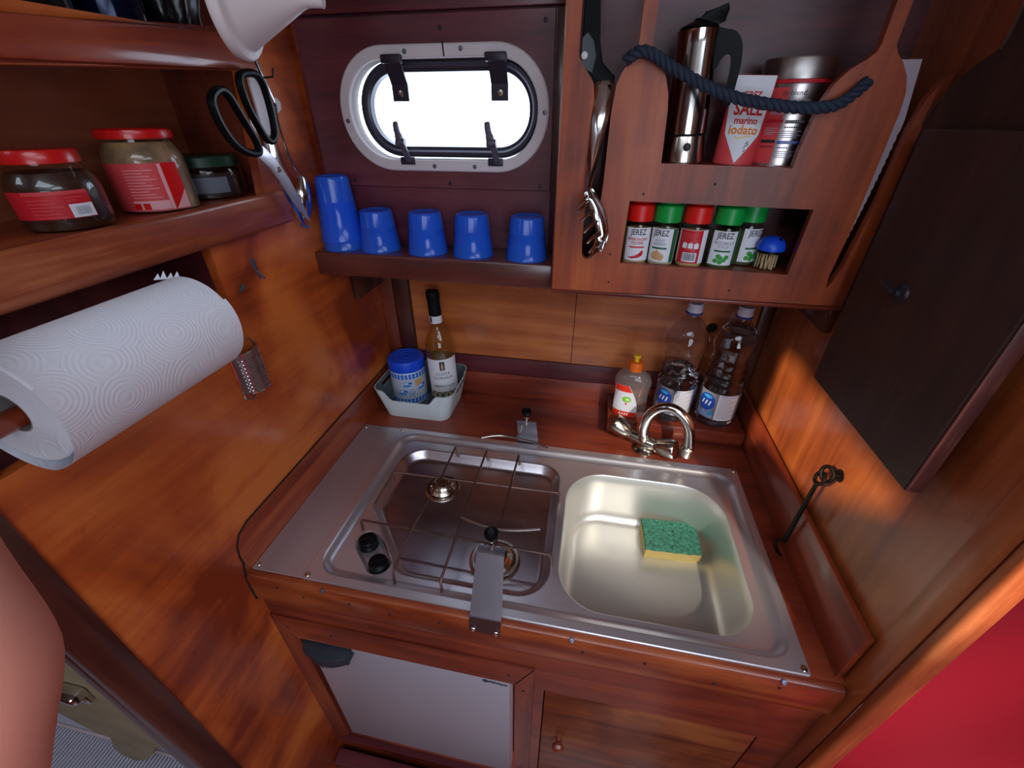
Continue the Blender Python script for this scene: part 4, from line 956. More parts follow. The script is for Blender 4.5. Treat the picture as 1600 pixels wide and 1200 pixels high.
for i, p in enumerate(spine):
    t = i/(K-1); w = 0.004+0.010*math.sin(math.pi*min(1, t*0.9+0.1))**0.8
    d = Vector((0.85, 0.0, 0.45)).normalized()
    rings.append([tuple(p-d*w*0.7+Vector((0, -0.007, 0))), tuple(p-d*w*0.2), tuple(p+d*w*0.35), tuple(p+d*w*0.8+Vector((0, -0.004, 0))),
                  tuple(p+d*w*0.8+Vector((0, -0.0028, 0))), tuple(p+d*w*0.35+Vector((0, 0.0012, 0))), tuple(p-d*w*0.2+Vector((0, 0.0012, 0))), tuple(p-d*w*0.7+Vector((0, -0.0058, 0)))])
loft(bm, rings, close_first=True, close_last=True)
hd = finish('head', bm, CHROME, sv, 50)
for i in range(7):
    p = spine[min(K-1, 2+int(i*2.8))]; L = 0.014+0.003*math.sin(i*0.6)
    bm = B(); q = p+Vector((-0.004, -0.004, -0.002))
    tube(bm, [q, q+Vector((-L*0.5, -0.010, -L*0.35)), q+Vector((-L, -0.017, -L*0.8))], [0.0036, 0.0030, 0.0022], 8, flat=0.6); finish('tooth', bm, CHROME, hd)
bm = B(); prism(bm, [(0.3835, 0.86), (0.3990, 0.86), (0.4010, 0.775), (0.4050, 0.735), (0.4120, 0.715), (0.4290, 0.700), (0.4290, 0.6925), (0.4060, 0.6925), (0.3990, 0.700), (0.3900, 0.710), (0.3835, 0.718)], 0.3635, 0.3745, 'y', bev=0.002); finish('grip', bm, BLACK_M, sv)
bm = B(); prism(bm, [(0.3835, 0.742), (0.3900, 0.745), (0.3990, 0.738), (0.4020, 0.722), (0.3985, 0.705), (0.3900, 0.709), (0.3835, 0.717)], 0.3605, 0.3634, 'y', bev=0.001); finish('grip_plate', bm, GREY_D, sv)
bm = B(); lathe(bm, [(0.0042, 0), (0.0042, 0.0008), (0.003, 0.0014), (0, 0.0015)], 16, Maxis((0.3875, 0.3604, 0.7225), (0, -1, 0))); finish('rivet', bm, WHITE_P, sv)
bk = empty('serrated_blade', (0.785, 0.356, 0.58), 'long pale serrated blade standing point down in the right slot', 'blade')
bm = B()
L_, Rr = [], []
N_ = 56
for i in range(N_+1):
    t = i/N_; z = 0.712-0.260*t
    xl = 0.758+0.0285*min(1, t/0.26)**0.9 if t < 0.26 else 0.7865-0.0105*((t-0.26)/0.74)
    xr = 0.7885+0.0085*min(1, t/0.24) if t < 0.24 else 0.797-0.0150*((t-0.24)/0.76)**1.6
    L_.append((0.756+0.018*min(1, t), z)); Rr.append((xr-(0.0012 if (i % 2 and t > 0.3) else 0), z))
prism(bm, L_+[(0.778, 0.447)]+Rr[::-1], 0.3655, 0.3675, 'y'); finish('blade', bm, BLADE, bk)

# boards on the right bulkhead
cb = empty('chopping_board', (0.81, 0.19, 0.47), 'thick dark wooden board hung on the right bulkhead with worn side edge', 'board')
bm = B(); box(bm, 0.7935, 0.8105, 0.0640, 0.3150, 0.2985, 0.6420, 0.003, 3); finish('board', bm, W_BOARD, cb)
bm = B(); lathe(bm, [(0.013, 0), (0.012, 0.003), (0.006, 0.005), (0.0055, 0.009), (0, 0.009)], 16, Maxis((0.7935, 0.216, 0.474), (-1, 0, 0)))
tube(bm, spline([(0.785, 0.216, 0.474), (0.781, 0.228, 0.479), (0.784, 0.243, 0.480)], 4), 0.0028, 8); finish('turn_button', bm, BRACKET, cb)
bm = B(); box(bm, 0.7945, 0.8100, 0.0615, 0.0639, 0.300, 0.640, 0.0006); finish('worn_edge', bm, wood('worn_board_edge', (60, 26, 24), (84, 38, 34), (150, 96, 72), 'z', 1.2, 0.5, 0.2, 0.9, 0.2, 3.0), cb)
pb = empty('paddle_board', (0.815, 0.25, 0.68), 'dark paddle shaped wooden board with long handle behind the thick board', 'board')
prof = [(0.350, 0.400), (0.352, 0.640), (0.345, 0.662), (0.325, 0.685), (0.305, 0.6995), (0.285, 0.708), (0.2765, 0.713), (0.2755, 0.722), (0.2760, 0.93), (0.2480, 0.93), (0.2480, 0.722), (0.238, 0.711), (0.218, 0.700), (0.196, 0.683), (0.180, 0.662), (0.172, 0.640), (0.170, 0.400)]
bm = B()
pv = [(y-0.0, z) for y, z in prof]; prism(bm, pv, 0.8242-0.0007-0.0, 0.8248, 'x') if False else None
bm.free(); bm = B(); prism(bm, pv, 0.8112, 0.8249, 'x', bev=0.002); finish('board', bm, W_BOARD, pb)
# cabin hook on the right bulkhead
ch = empty('cabin_hook', (0.812, 0.20, 0.11), 'black iron cabin hook hanging from an eye on the right bulkhead', 'hook')
bm = B(); lathe(bm, [(0.010, 0), (0.010, 0.0015), (0.004, 0.003), (0.0035, 0.008), (0, 0.008)], 14, Maxis((0.825, 0.200, 0.196), (-1, 0, 0)))
ec = Vector((0.808, 0.201, 0.1955))
tube(bm, [ec+Vector((0.009*math.cos(t), 0.0115*math.sin(t)*0.6, 0.0115*math.sin(t)*0.8)) for t in [2*math.pi*i/18 for i in range(18)]], 0.0030, 8, True); finish('eye', bm, IRON, ch)
bm = B(); c2 = Vector((0.800, 0.199, 0.187))
tube(bm, [c2+Vector((0.003*math.sin(t), 0.0095*math.cos(t), 0.0095*math.sin(t))) for t in [2*math.pi*i/18 for i in range(18)]], 0.0028, 8, True)
tube(bm, [(0.800, 0.200, 0.178), (0.8015, 0.2040, 0.110), (0.8035, 0.2085, 0.034), (0.8040, 0.2095, 0.026)], [0.0030, 0.0036, 0.0040, 0.0036], 10)
tube(bm, spline([(0.8040, 0.2095, 0.027), (0.8010, 0.2180, 0.0195), (0.7990, 0.2200, 0.012), (0.7985, 0.2130, 0.005), (0.7995, 0.2030, 0.0035), (0.8005, 0.1950, 0.007)], 4), 0.0026, 8); finish('hook', bm, IRON, ch)

# ================================================================ LEFT: open shelves in the bulkhead
s1 = empty('wall_shelf', (-0.16, 0.08, 0.535), 'lower open shelf in the left bulkhead with jars behind its thick mahogany rail', 'shelf')
bm = B(); box(bm, -0.262, -0.1128, -0.15, 0.345, 0.5355, 0.5480); finish('shelf_board', bm, W_REDY, s1)
bm = B(); box(bm, -0.270, -0.2625, -0.15, 0.345, 0.5355, 0.727); finish('back_panel', bm, wood('matt_ply', (116, 52, 30), (158, 78, 46), (180, 98, 62), 'y', 0.5, 0.7, 0.0, 0.6, 0.3, 17.0), s1)
bm = B(); box(bm, -0.262, -0.1128, 0.3455, 0.353, 0.5355, 0.727); finish('side_panel', bm, W_REDZ, s1)
bm = B(); box(bm, -0.0974, -0.0835, -0.17, 0.3320, 0.5020, 0.5525, 0.006, 3); finish('rail', bm, W_EDGEY, s1)
s2 = empty('wall_shelf', (-0.16, 0.08, 0.73), 'upper open shelf in the left bulkhead with sloping worn mahogany rail', 'shelf')
bm = B(); box(bm, -0.262, -0.1128, -0.15, 0.360, 0.7285, 0.7345); finish('shelf_board', bm, W_DARK, s2)
bm = B(); box(bm, -0.270, -0.2625, -0.15, 0.360, 0.735, 0.95); finish('back_panel', bm, W_DARK, s2)
bm = B(); prism(bm, [(-0.17, 0.684), (0.327, 0.7105), (0.330, 0.7185), (0.325, 0.735), (0.300, 0.7510), (-0.17, 0.7110)], -0.0974, -0.0800, 'x', bev=0.005); finish('rail', bm, wood('worn_rail', (96, 30, 20), (132, 48, 28), (160, 70, 40), 'y', 0.8, 0.36, 0.5, 0.7, 0.14, 6.6, 0.4), s2)
# jars
def jar(name, loc, lab, prof, lidprof, lidmat, fill, fillprof, labels, glass=GLASS):
    j = empty(name, loc, lab, 'jar', 'jars on the lower wall shelf')
    bm = B(); lathe(bm, prof, 40, caps=False); finish('glass', bm, glass, j, local=True)
    bm = B(); lathe(bm, fillprof, 32, caps=False); finish('contents', bm, fill, j, local=True)
    bm = B(); lathe(bm, lidprof, 48)
    finish('lid', bm, lidmat, j, local=True)
    labels(j, face(loc[0], loc[1])); return j
def lab1(j, a):
    r = 0.0403; bm = B()
    patch(bm, -0.050, 0.0250, 0.0135, 0.0400, r, a, 0, 0); patch(bm, -0.030, 0.0245, 0.0365, 0.0400, r+0.0003, a, 0, 1)
    patch(bm, 0.004, 0.0245, 0.0140, 0.0270, r+0.0003, a, 0, 2)
    rn = random.Random(3); x = 0.0085
    while x < 0.020: w = rn.choice((0.0004, 0.0007)); patch(bm, x, x+w, 0.0165, 0.0245, r+0.0006, a, 0, 3); x += w+0.0006
    for i in range(6): patch(bm, -0.028, 0.000-0.005*(i % 3), 0.0150+i*0.0033, 0.0160+i*0.0033, r+0.0003, a, 0, 1)
    for i in range(2): patch(bm, 0.004, 0.012+0.006*i, 0.0300+i*0.003, 0.0310+i*0.003, r+0.0003, a, 0, 1)
    finish('label', bm, [PAPER_RED, PAPER_PINK, PAPER, INK_SOFT], j, local=True)
jar('jam_jar', (-0.155, 0.0480, 0.5482), 'squat jar of dark spread with crinkled red lid, leftmost on the lower wall shelf',
    [(0, 0.0006), (0.037, 0.0), (0.040, 0.004), (0.0402, 0.040), (0.0385, 0.048), (0.0335, 0.058), (0.0300, 0.063), (0.0300, 0.069)],
    [(0.0325, 0.0640), (0.0332, 0.0645), (0.0330, 0.0740), (0.0318, 0.0765), (0.030, 0.0770), (0, 0.0762)], RED_L, CHOC,
    [(0, 0.002), (0.0375, 0.002), (0.0390, 0.008), (0.0390, 0.039), (0.0370, 0.048), (0.033, 0.056), (0, 0.056)], lab1)
def lab2(j, a):
    r = 0.0442; bm = B()
    patch(bm, -0.060, 0.0330, 0.0030, 0.0570, r, a, 0, 0); patch(bm, 0.0140, 0.0330, 0.0035, 0.0565, r+0.0003, a, 0, 1)
    blob(bm, [(0.0145, 0.0040), (0.0325, 0.0040), (0.0325, 0.0260)], r+0.0006, a, 0, 2)
    patch(bm, -0.030, 0.0090, 0.0045, 0.0150, r+0.0003, a, 0, 2)
    for x in (-0.030, -0.020): patch(bm, x, x+0.0075, 0.0050, 0.0125, r+0.0006, a, 0, 1)
    patch(bm, 0.0095, 0.0135, 0.0040, 0.0560, r+0.0003, a, 0, 2)
    for i in range(10): patch(bm, -0.028, 0.004-0.006*(i % 3), 0.0185+i*0.0034, 0.0192+i*0.0034, r+0.0003, a, 0, 2)
    finish('label', bm, [PAPER_PINK, RED_L, plain('label_pale_pink', (226, 160, 164), 0.5)], j, local=True)
jar('jam_jar', (-0.155, 0.1640, 0.5482), 'tall glass jar with smooth red lid and pinkish red label, middle of the shelf',
    [(0, 0.0006), (0.041, 0.0), (0.0440, 0.004), (0.0440, 0.060), (0.0425, 0.068), (0.0385, 0.075), (0.0360, 0.079), (0.0362, 0.084)],
    [(0.0390, 0.0820), (0.0405, 0.0828), (0.0408, 0.0880), (0.0400, 0.0915), (0.0375, 0.0930), (0.034, 0.0930), (0.0335, 0.0922), (0, 0.0922)], RED_L, CREAM,
    [(0, 0.002), (0.0425, 0.002), (0.0428, 0.060), (0.0412, 0.0675), (0.0372, 0.0745), (0.0348, 0.0785), (0.0340, 0.0790), (0.030, 0.066), (0, 0.0630)], lab2)
def lab3(j, a):
    bm = B(); patch(bm, -0.040, 0.0330, 0.006, 0.033, 0.0505, a, 0, 0); patch(bm, -0.028, 0.0260, 0.009, 0.030, 0.0508, a, 0, 1); finish('label', bm, [PAPER_DARK, PAPER_GREY], j, local=True)
jar('jam_jar', (-0.175, 0.2720, 0.5482), 'low wide jar with dark green lid in the shaded corner of the shelf',
    [(0, 0.0006), (0.047, 0.0), (0.0500, 0.004), (0.0500, 0.036), (0.0485, 0.041), (0.047, 0.044)],
    [(0.0490, 0.0425), (0.0495, 0.0430), (0.0495, 0.0550), (0.0480, 0.0570), (0, 0.0570)], plain('dark_green_lid', (22, 52, 36), 0.4), CHOC,
    [(0, 0.002), (0.0485, 0.002), (0.0485, 0.035), (0, 0.035)], lab3)
# things on the upper shelf, only their feet showing
o = empty('flask', (-0.165, 0.205, 0.735), 'dark glossy blue flask standing on the upper wall shelf', 'flask')
bm = B(); lathe(bm, [(0, 0), (0.034, 0), (0.0365, 0.003), (0.0365, 0.150), (0.030, 0.165), (0.020, 0.172), (0.020, 0.178), (0, 0.178)], 40); finish('body', bm, plain('navy_gloss', (14, 24, 52), 0.12, 0.5), o, local=True)
bm = B(); lathe(bm, [(0.0225, 0.1785), (0.0225, 0.196), (0.018, 0.198), (0, 0.198)], 32); finish('cap', bm, BLACK, o, local=True)
o = empty('black_canister', (-0.170, 0.100, 0.735), 'black canister on the upper wall shelf left of the flask', 'canister')
bm = B(); lathe(bm, [(0, 0), (0.050, 0), (0.0520, 0.003), (0.0520, 0.130), (0.050, 0.133), (0, 0.133)], 40); finish('body', bm, plain('black_gloss', (10, 11, 16), 0.22), o, local=True)
bm = B(); lathe(bm, [(0.0530, 0.1335), (0.0530, 0.147), (0.050, 0.150), (0.012, 0.151), (0.010, 0.160), (0, 0.161)], 40); finish('lid', bm, BLACK, o, local=True)
o = empty('black_bag', (-0.170, 0.290, 0.735), 'crumpled black plastic pouch on the upper wall shelf beside the flask', 'pouch')
bm = B(); bmesh.ops.create_icosphere(bm, subdivisions=4, radius=1.0)
for v in bm.verts:
    n_ = 1+0.10*math.sin(7*v.co.x+3*v.co.z)+0.08*math.sin(11*v.co.y+5*v.co.x)
    v.co = Vector((v.co.x*0.050*n_, v.co.y*0.043*n_, (max(v.co.z, -0.85)+0.85)*0.072*n_))
finish('pouch', bm, plain('black_film', (12, 13, 17), 0.25), o, 60, local=True)

# kitchen paper on its bar
kp = empty('paper_roll', (-0.047, -0.04, 0.44), 'large white embossed kitchen paper roll under the lower wall shelf', 'paper roll')
CX, CZ, RR = -0.0480, 0.4400, 0.0540
PY0, PY1 = -0.145, 0.058
bm = B()
RING_ = lambda r, y, n=72: [(CX+r*math.cos(2*math.pi*i/n), y, CZ+r*math.sin(2*math.pi*i/n)) for i in range(n)]
loft(bm, [RING_(0.0205, PY0), RING_(RR-0.0015, PY0), RING_(RR, PY0+0.002), RING_(RR, PY1-0.002), RING_(RR-0.0015, PY1), RING_(0.0205, PY1), RING_(0.0205, PY0)])
finish('roll', bm, TISSUE, kp)
bm = B(); loft(bm, [RING_(0.0204, PY0), RING_(0.0204, PY1), RING_(0.0192, PY1), RING_(0.0192, PY0), RING_(0.0204, PY0)]); finish('core', bm, CARD, kp)
bm = B()
secs = []
for i in range(41):
    a = R(32-185*i/40); rr = RR+0.0009+0.0100*min(1, max(0, (i-9)/17))**1.4
    secs.append((a, rr))
def outer(y, k, off):
    return [(CX+(rr+off)*math.cos(a), y, CZ+(rr+off)*math.sin(a)) for a, rr in secs]
ys = [PY0-0.001+(PY1-PY0+0.002)*k/8 for k in range(9)]
loft(bm, [outer(y, 0, 0.0) for y in ys], closed=False); 
finish('loose_sheet', bm, TISSUE, kp)
bm = B()
for i, (dx, dz) in enumerate(((-0.010, 0.006), (-0.004, 0.009), (0.002, 0.006), (0.008, 0.007))):
    p0 = (CX-0.020+dx, PY1-0.012+0.003*i, CZ+RR-0.003)
    add(bm, [p0, (p0[0]+0.006, p0[1]+0.004, p0[2]), (p0[0]+0.002, p0[1]+0.007, p0[2]+dz)], [(0, 1, 2)])
finish('torn_edge', bm, TISSUE, kp)
br = empty('paper_roll_bar', (CX, 0.03, CZ), 'dark wooden bar through the core of the kitchen paper roll', 'bar')
bm = B(); tube(bm, [(CX-0.003, PY0-0.022, CZ-0.008), (CX-0.003, PY1+0.012, CZ-0.008)], [0.0095, 0.0095], 18)
tube(bm, [(CX-0.003, PY1+0.012, CZ-0.008), (CX-0.003, PY1+0.014, CZ-0.008)], [0.0095, 0.006], 18)
finish('bar', bm, W_REDY, br)
bm = B(); box(bm, -0.0970, CX+0.010, PY0-0.0275, PY0-0.0225, CZ-0.022, CZ+0.010, 0.002); finish('bracket', bm, W_REDY, br)

# grater hung on the bulkhead
gr = empty('nutmeg_grater', (-0.09, 0.145, 0.31), 'small half-round steel grater hung on the left bulkhead beside the paper roll', 'grater')
GA = Matrix.Translation((-0.0968, 0.1425, 0.2730)) @ Matrix.Rotation(R(0.0), 4, 'X')
GW, GH, GD = 0.0255, 0.078, 0.020
def gsec(k=14): return [(GD*math.sin(math.pi*i/k), -GW*math.cos(math.pi*i/k)) for i in range(k+1)]
bm = B()
loft(bm, [[(x, y, z) for x, y in gsec()] for z in (0.006, GH)], closed=False)
ex = bmesh.ops.solidify(bm, geom=bm.faces[:], thickness=0.0008)
bm.transform(GA); finish('shell', bm, steel('grater_steel', (216, 214, 220), 0.32), gr)
bm = B()
for row in range(17):
    for k in range(11):
        a = R(32+11.5*k+(5.7 if row % 2 else 0))
        p = (GD*math.sin(a)+0.0002, -GW*math.cos(a), 0.013+row*0.0033); d = (math.sin(a), -math.cos(a), 0.25)
        lathe(bm, [(0.00135, 0), (0.0008, 0.0009), (0.0004, 0.0009), (0.0004, 0.0)], 5, Maxis(p, d), caps=False)
bm.transform(GA); o = finish('rasp_teeth', bm, CHROME, gr); o['kind'] = 'stuff'
for z in (0.0075, GH-0.0015):
    bm = B(); tube(bm, [(x*1.03, y*1.03, z) for x, y in gsec()], 0.0012, 6); bm.transform(GA); finish('rim', bm, CHROME, gr)
bm = B(); tube(bm, [(0.001, -GW-0.0005, GH), (0.001, -GW-0.0005, 0.0), (0.004, -GW*0.75, -0.005), (0.0045, -GW*0.55, -0.006), (0.004, -GW*0.2, -0.001), (0.002, GW*0.2, 0.006)], 0.0013, 6)
tube(bm, spline([(0.001, -GW, GH), (0.006, -GW*0.5, GH+0.010), (0.010, 0.0, GH+0.013), (0.006, GW*0.6, GH+0.010), (0.001, GW, GH)], 4), 0.0012, 6); bm.transform(GA); finish('wire_frame', bm, CHROME, gr)
# old hook remains
o = empty('old_hook', (-0.0965, 0.222, 0.45), 'old grey metal hook plate left on the bulkhead above the grater', 'hook')
bm = B(); prism(bm, [(0.218, 0.465), (0.2225, 0.468), (0.226, 0.463), (0.2255, 0.450), (0.228, 0.436), (0.226, 0.433), (0.2225, 0.446), (0.2185, 0.455)], -0.0974, -0.0950, 'x', bev=0.0006); finish('plate', bm, LATCH, o)
bm = B(); tube(bm, spline([(-0.0950, 0.2225, 0.448), (-0.090, 0.2240, 0.441), (-0.0885, 0.2270, 0.4345)], 4), 0.0016, 7); finish('prong', bm, LATCH, o)
o = empty('old_nail', (-0.0965, 0.18, 0.432), 'bent grey nail in the bulkhead right of the paper roll', 'nail')
bm = B(); tube(bm, spline([(-0.0974, 0.1880, 0.4350), (-0.0945, 0.1850, 0.4340), (-0.0930, 0.1800, 0.4320), (-0.0925, 0.1740, 0.4305)], 4), [0.0028]*5+[0.0018]*8, 7); finish('nail', bm, plain('verdigris', (70, 96, 104), 0.5, 0.4), o)

# scissors on a nail
sx = empty('scissors', (-0.08, 0.30, 0.62), 'kitchen scissors with black oval handles hanging on the left bulkhead', 'scissors')
def pxl(L, dx): return [(x+dx, y, z) for x, y, z in L]
LOOP1 = [(-0.0680,0.2873,0.7045),(-0.0680,0.2715,0.6992),(-0.0680,0.2688,0.6834),(-0.0680,0.2728,0.6630),(-0.0680,0.2811,0.6447),(-0.0680,0.2900,0.6285),(-0.0680,0.2999,0.6224),(-0.0680,0.3124,0.6303),(-0.0680,0.3173,0.6476),(-0.0680,0.3183,0.6717),(-0.0680,0.3157,0.6932),(-0.0680,0.3060,0.7037)]
LOOP2 = [(-0.0640,0.2240,0.6827),(-0.0640,0.2072,0.6740),(-0.0640,0.2042,0.6592),(-0.0640,0.2097,0.6396),(-0.0640,0.2219,0.6224),(-0.0640,0.2411,0.6115),(-0.0640,0.2626,0.6102),(-0.0640,0.2645,0.6230),(-0.0640,0.2548,0.6434),(-0.0640,0.2441,0.6640),(-0.0640,0.2358,0.6778)]
bm = B(); tube(bm, spline(LOOP1, 5, True), 0.0058, 10, True, flat=0.9); h1 = finish('handle', bm, BLACK, sx)
bm = B(); tube(bm, spline(LOOP2, 5, True), 0.0058, 10, True, flat=0.9); h2 = finish('handle', bm, BLACK, sx)
PR = lambda L: [(y, z) for x, y, z in L]
bm = B(); prism(bm, PR([(-0.0640,0.2589,0.6137),(-0.0640,0.2742,0.6178),(-0.0640,0.2945,0.5999),(-0.0640,0.3149,0.5695),(-0.0640,0.3314,0.5337),(-0.0640,0.3423,0.5000),(-0.0640,0.3219,0.5243),(-0.0640,0.2969,0.5614),(-0.0640,0.2795,0.5864),(-0.0640,0.2597,0.6039)]), -0.0652, -0.0632, 'x', bev=0.0003); finish('blade', bm, STEEL_PLATE, sx)
bm = B(); prism(bm, PR([(-0.0670,0.2920,0.6235),(-0.0670,0.3062,0.6230),(-0.0670,0.3079,0.5971),(-0.0670,0.3129,0.5770),(-0.0670,0.3220,0.5380),(-0.0670,0.3306,0.4927),(-0.0670,0.3169,0.5109),(-0.0670,0.3016,0.5410),(-0.0670,0.2924,0.5664),(-0.0670,0.2902,0.5880)]), -0.0680, -0.0660, 'x', bev=0.0003); finish('blade', bm, CHROME, sx)
bm = B(); p = (-0.0632,0.2956,0.5850); lathe(bm, [(0.0042, 0), (0.0042, 0.0010), (0.0028, 0.0020), (0, 0.0022)], 16, Maxis(p, (1, 0, 0))); finish('pivot', bm, CHROME, sx)
o = empty('nail_hook', (-0.09, 0.30, 0.70), 'thin nail holding the scissors', 'nail')
p = (-0.0974,0.3361,0.7054)
bm = B(); tube(bm, [(-0.0974, p[1], p[2]-0.004), (-0.062, p[1]-0.002, p[2]-0.002), (-0.058, p[1]-0.003, p[2]+0.008)], 0.0013, 7); finish('nail', bm, IRON, o)
# ladle and spatula behind the scissors
ld = empty('ladle', (-0.088, 0.36, 0.62), 'long thin steel ladle hanging behind the scissors', 'ladle')
bm = B()
tube(bm, spline([(-0.0850,0.3263,0.7454),(-0.0850,0.3327,0.7260),(-0.0850,0.3423,0.6995),(-0.0850,0.3533,0.6727)], 5), 0.0032, 10); tube(bm, spline([(-0.0880,0.3574,0.6628),(-0.0880,0.3558,0.6387),(-0.0880,0.3590,0.6099),(-0.0880,0.3656,0.5869),(-0.0880,0.3760,0.5704)], 5), 0.0017, 8)
tube(bm, spline([(-0.0860,0.3543,0.6752),(-0.0860,0.3554,0.6678),(-0.0860,0.3539,0.6611)], 3), 0.0024, 8)
finish('handle', bm, CHROME, ld)
bm = B(); p = (-0.0855,0.3712,0.5344)
bmesh.ops.create_uvsphere(bm, u_segments=24, v_segments=14, radius=1.0, matrix=Matrix.Translation(p) @ Matrix.Rotation(R(-13), 4, 'X') @ Matrix.Diagonal((0.0110, 0.0155, 0.0370, 1)))
finish('bowl', bm, CHROME, ld, 60)
o = empty('utensil_clip', (-0.09, 0.37, 0.66), 'small white plastic clip on the bulkhead gripping the ladle handle', 'clip')
bm = B(); prism(bm, PR([(-0.0900,0.3571,0.6795),(-0.0900,0.3710,0.6799),(-0.0900,0.3791,0.6734),(-0.0900,0.3760,0.6631),(-0.0900,0.3660,0.6586),(-0.0900,0.3547,0.6611),(-0.0900,0.3517,0.6677)]), -0.0972, -0.0905, 'x', bev=0.002); finish('clip', bm, WHITE_P, o)
o = empty('white_spatula', (-0.09, 0.335, 0.66), 'pale flat utensil hanging behind the scissors handle', 'spatula')
bm = B(); prism(bm, PR([(-0.0920,0.3218,0.7118),(-0.0920,0.3355,0.7129),(-0.0920,0.3386,0.6962),(-0.0920,0.3418,0.6724),(-0.0920,0.3420,0.6406),(-0.0920,0.3334,0.6085),(-0.0920,0.3174,0.6067),(-0.0920,0.3187,0.6351),(-0.0920,0.3199,0.6679),(-0.0920,0.3184,0.6936)]), -0.0940, -0.0915, 'x', bev=0.0008); finish('blade', bm, WHITE_P, o)
o = empty('wooden_peg', (-0.09, 0.33, 0.508), 'short pale wooden peg in the bulkhead behind the scissors tips', 'peg')
bm = B(); p = (-0.0974,0.3532,0.5042); tube(bm, [(-0.0974, p[1]+0.004, p[2]), (-0.082, p[1]-0.004, p[2]+0.001), (-0.080, p[1]-0.0045, p[2]+0.001)], [0.0030, 0.0030, 0.0018], 10); finish('peg', bm, PICK, o)
o = empty('blue_peg', (-0.09, 0.33, 0.49), 'short blue grey peg below the wooden peg on the bulkhead', 'peg')
bm = B(); p = (-0.0974,0.3596,0.4889); tube(bm, [(-0.0974, p[1]+0.002, p[2]+0.001), (-0.078, p[1]-0.008, p[2]-0.001), (-0.076, p[1]-0.009, p[2]-0.001)], [0.0028, 0.0026, 0.0016], 10); finish('peg', bm, BLUE_T, o)
# funnel
fn = empty('funnel', (0.04, 0.2, 0.76), 'white plastic funnel hanging by the upper wall shelf', 'funnel')
fm = Vector((0.0634, 0.1234, 0.7600)); fe = Vector((0.1451, 0.1492, 0.7502)); fd = (fe-fm).normalized(); FLn = (fe-fm).length
bm = B()
fr_ = 0.054
pr = [(fr_+0.002, 0.0), (fr_+0.0050, 0.002), (fr_+0.0052, 0.010), (fr_+0.0030, 0.0120), (fr_-0.0020, 0.0122), (fr_*0.90, 0.0165), (fr_*0.60, 0.0390), (fr_*0.32, 0.0600), (0.0125, 0.0665), (0.0098, 0.0720), (0.0090, FLn*0.9), (0.0082, FLn)]
pi_ = [(max(0.0085, r-0.0018), z) for r, z in pr][::-1]
lathe(bm, pr+pi_+[pr[0]], 56, Maxis(fm, fd), caps=False); finish('cone', bm, WHITE_P, fn, 60)
bm = B(); up = Vector((0, 0, 1)); c = fm+fd*0.008+Vector((0, 0, fr_+0.014))
tube(bm, [c+Vector((0.0, 0.012*math.cos(t), 0.012*math.sin(t))) for t in [2*math.pi*i/20 for i in range(20)]], 0.0030, 8, True); finish('hanging_loop', bm, WHITE_P, fn)
o = empty('ceiling_hook', tuple(c), 'steel hook in the deckhead carrying the white funnel', 'hook')
bm = B(); tube(bm, spline([(c.x, c.y, CEIL), (c.x, c.y, c.z+0.05), (c.x+0.006, c.y, c.z+0.030), (c.x+0.006, c.y, c.z+0.012), (c.x-0.002, c.y, c.z+0.007), (c.x-0.010, c.y, c.z+0.014)], 5), 0.0022, 8); finish('hook', bm, CHROME, o)

# ================================================================ BACK OF THE WORKTOP
# basket
bs = empty('basket', (0.02, 0.527, 0), 'pale grey plastic basket with slate inside, at the back left of the worktop', 'basket')
bmx = lambda s, dz=0: None
def bring(x0, x1, y0, y1, r, z, n=10): return [(x, y, z) for x, y in roundpoly(rect(x0, x1, y0, y1), r, 0, n)]
NB = 10; cnt = 4*(NB+1)
def topz(x, y, ins):
    """rim height: dipped along the front"""
    if y < 0.462 and abs(x-0.016) < 0.085:
        d = abs(x-0.016); t = min(1, max(0, (d-0.046)/0.026)); t = t*t*(3-2*t)
        return 0.056+0.026*t
    return 0.082 if y < 0.56 else 0.088
def wall(off, zb):
    rings = []
    for k in range(9):
        t = k/8
        x0, x1, y0, y1 = -0.064-0.020*t+off, 0.105+0.020*t-off, 0.4570-0.0120*t+off, 0.594+0.010*t-off
        base = roundpoly(rect(x0, x1, y0, y1), 0.026, 0, NB)
        rr = []
        m = len(base)
        for i in range(m):      # subdivide the straight runs so that the dip has points
            a = base[i]; b = base[(i+1) % m]; d = math.hypot(b[0]-a[0], b[1]-a[1]); rr.append(a)
            if d > 0.03:
                for q in range(1, 24): rr.append((a[0]+(b[0]-a[0])*q/24, a[1]+(b[1]-a[1])*q/24))
        rings.append([(x, y, zb+(topz(x, y, off)-zb)*t) for x, y in rr])
    return rings
ro = wall(0.0, 0.0004); ri = wall(0.0022, 0.0030)
def handle_hole(bm):
    """open the grip slots in both short sides"""
    kill = [f for f in bm.faces if (lambda c: abs(c.z-0.066) < 0.0075 and 0.496 < c.y < 0.570 and (c.x > 0.10 or c.x < -0.06))(f.calc_center_median())]
    bmesh.ops.delete(bm, geom=kill, context='FACES')
bm = B(); loft(bm, ro, close_first=True); handle_hole(bm); loft(bm, [ro[-1], ri[-1]]); finish('outer_shell', bm, BASKET_O, bs, 40)
bm = B(); loft(bm, ri, close_first=True); handle_hole(bm); finish('inner_lining', bm, BASKET_I, bs, 40)
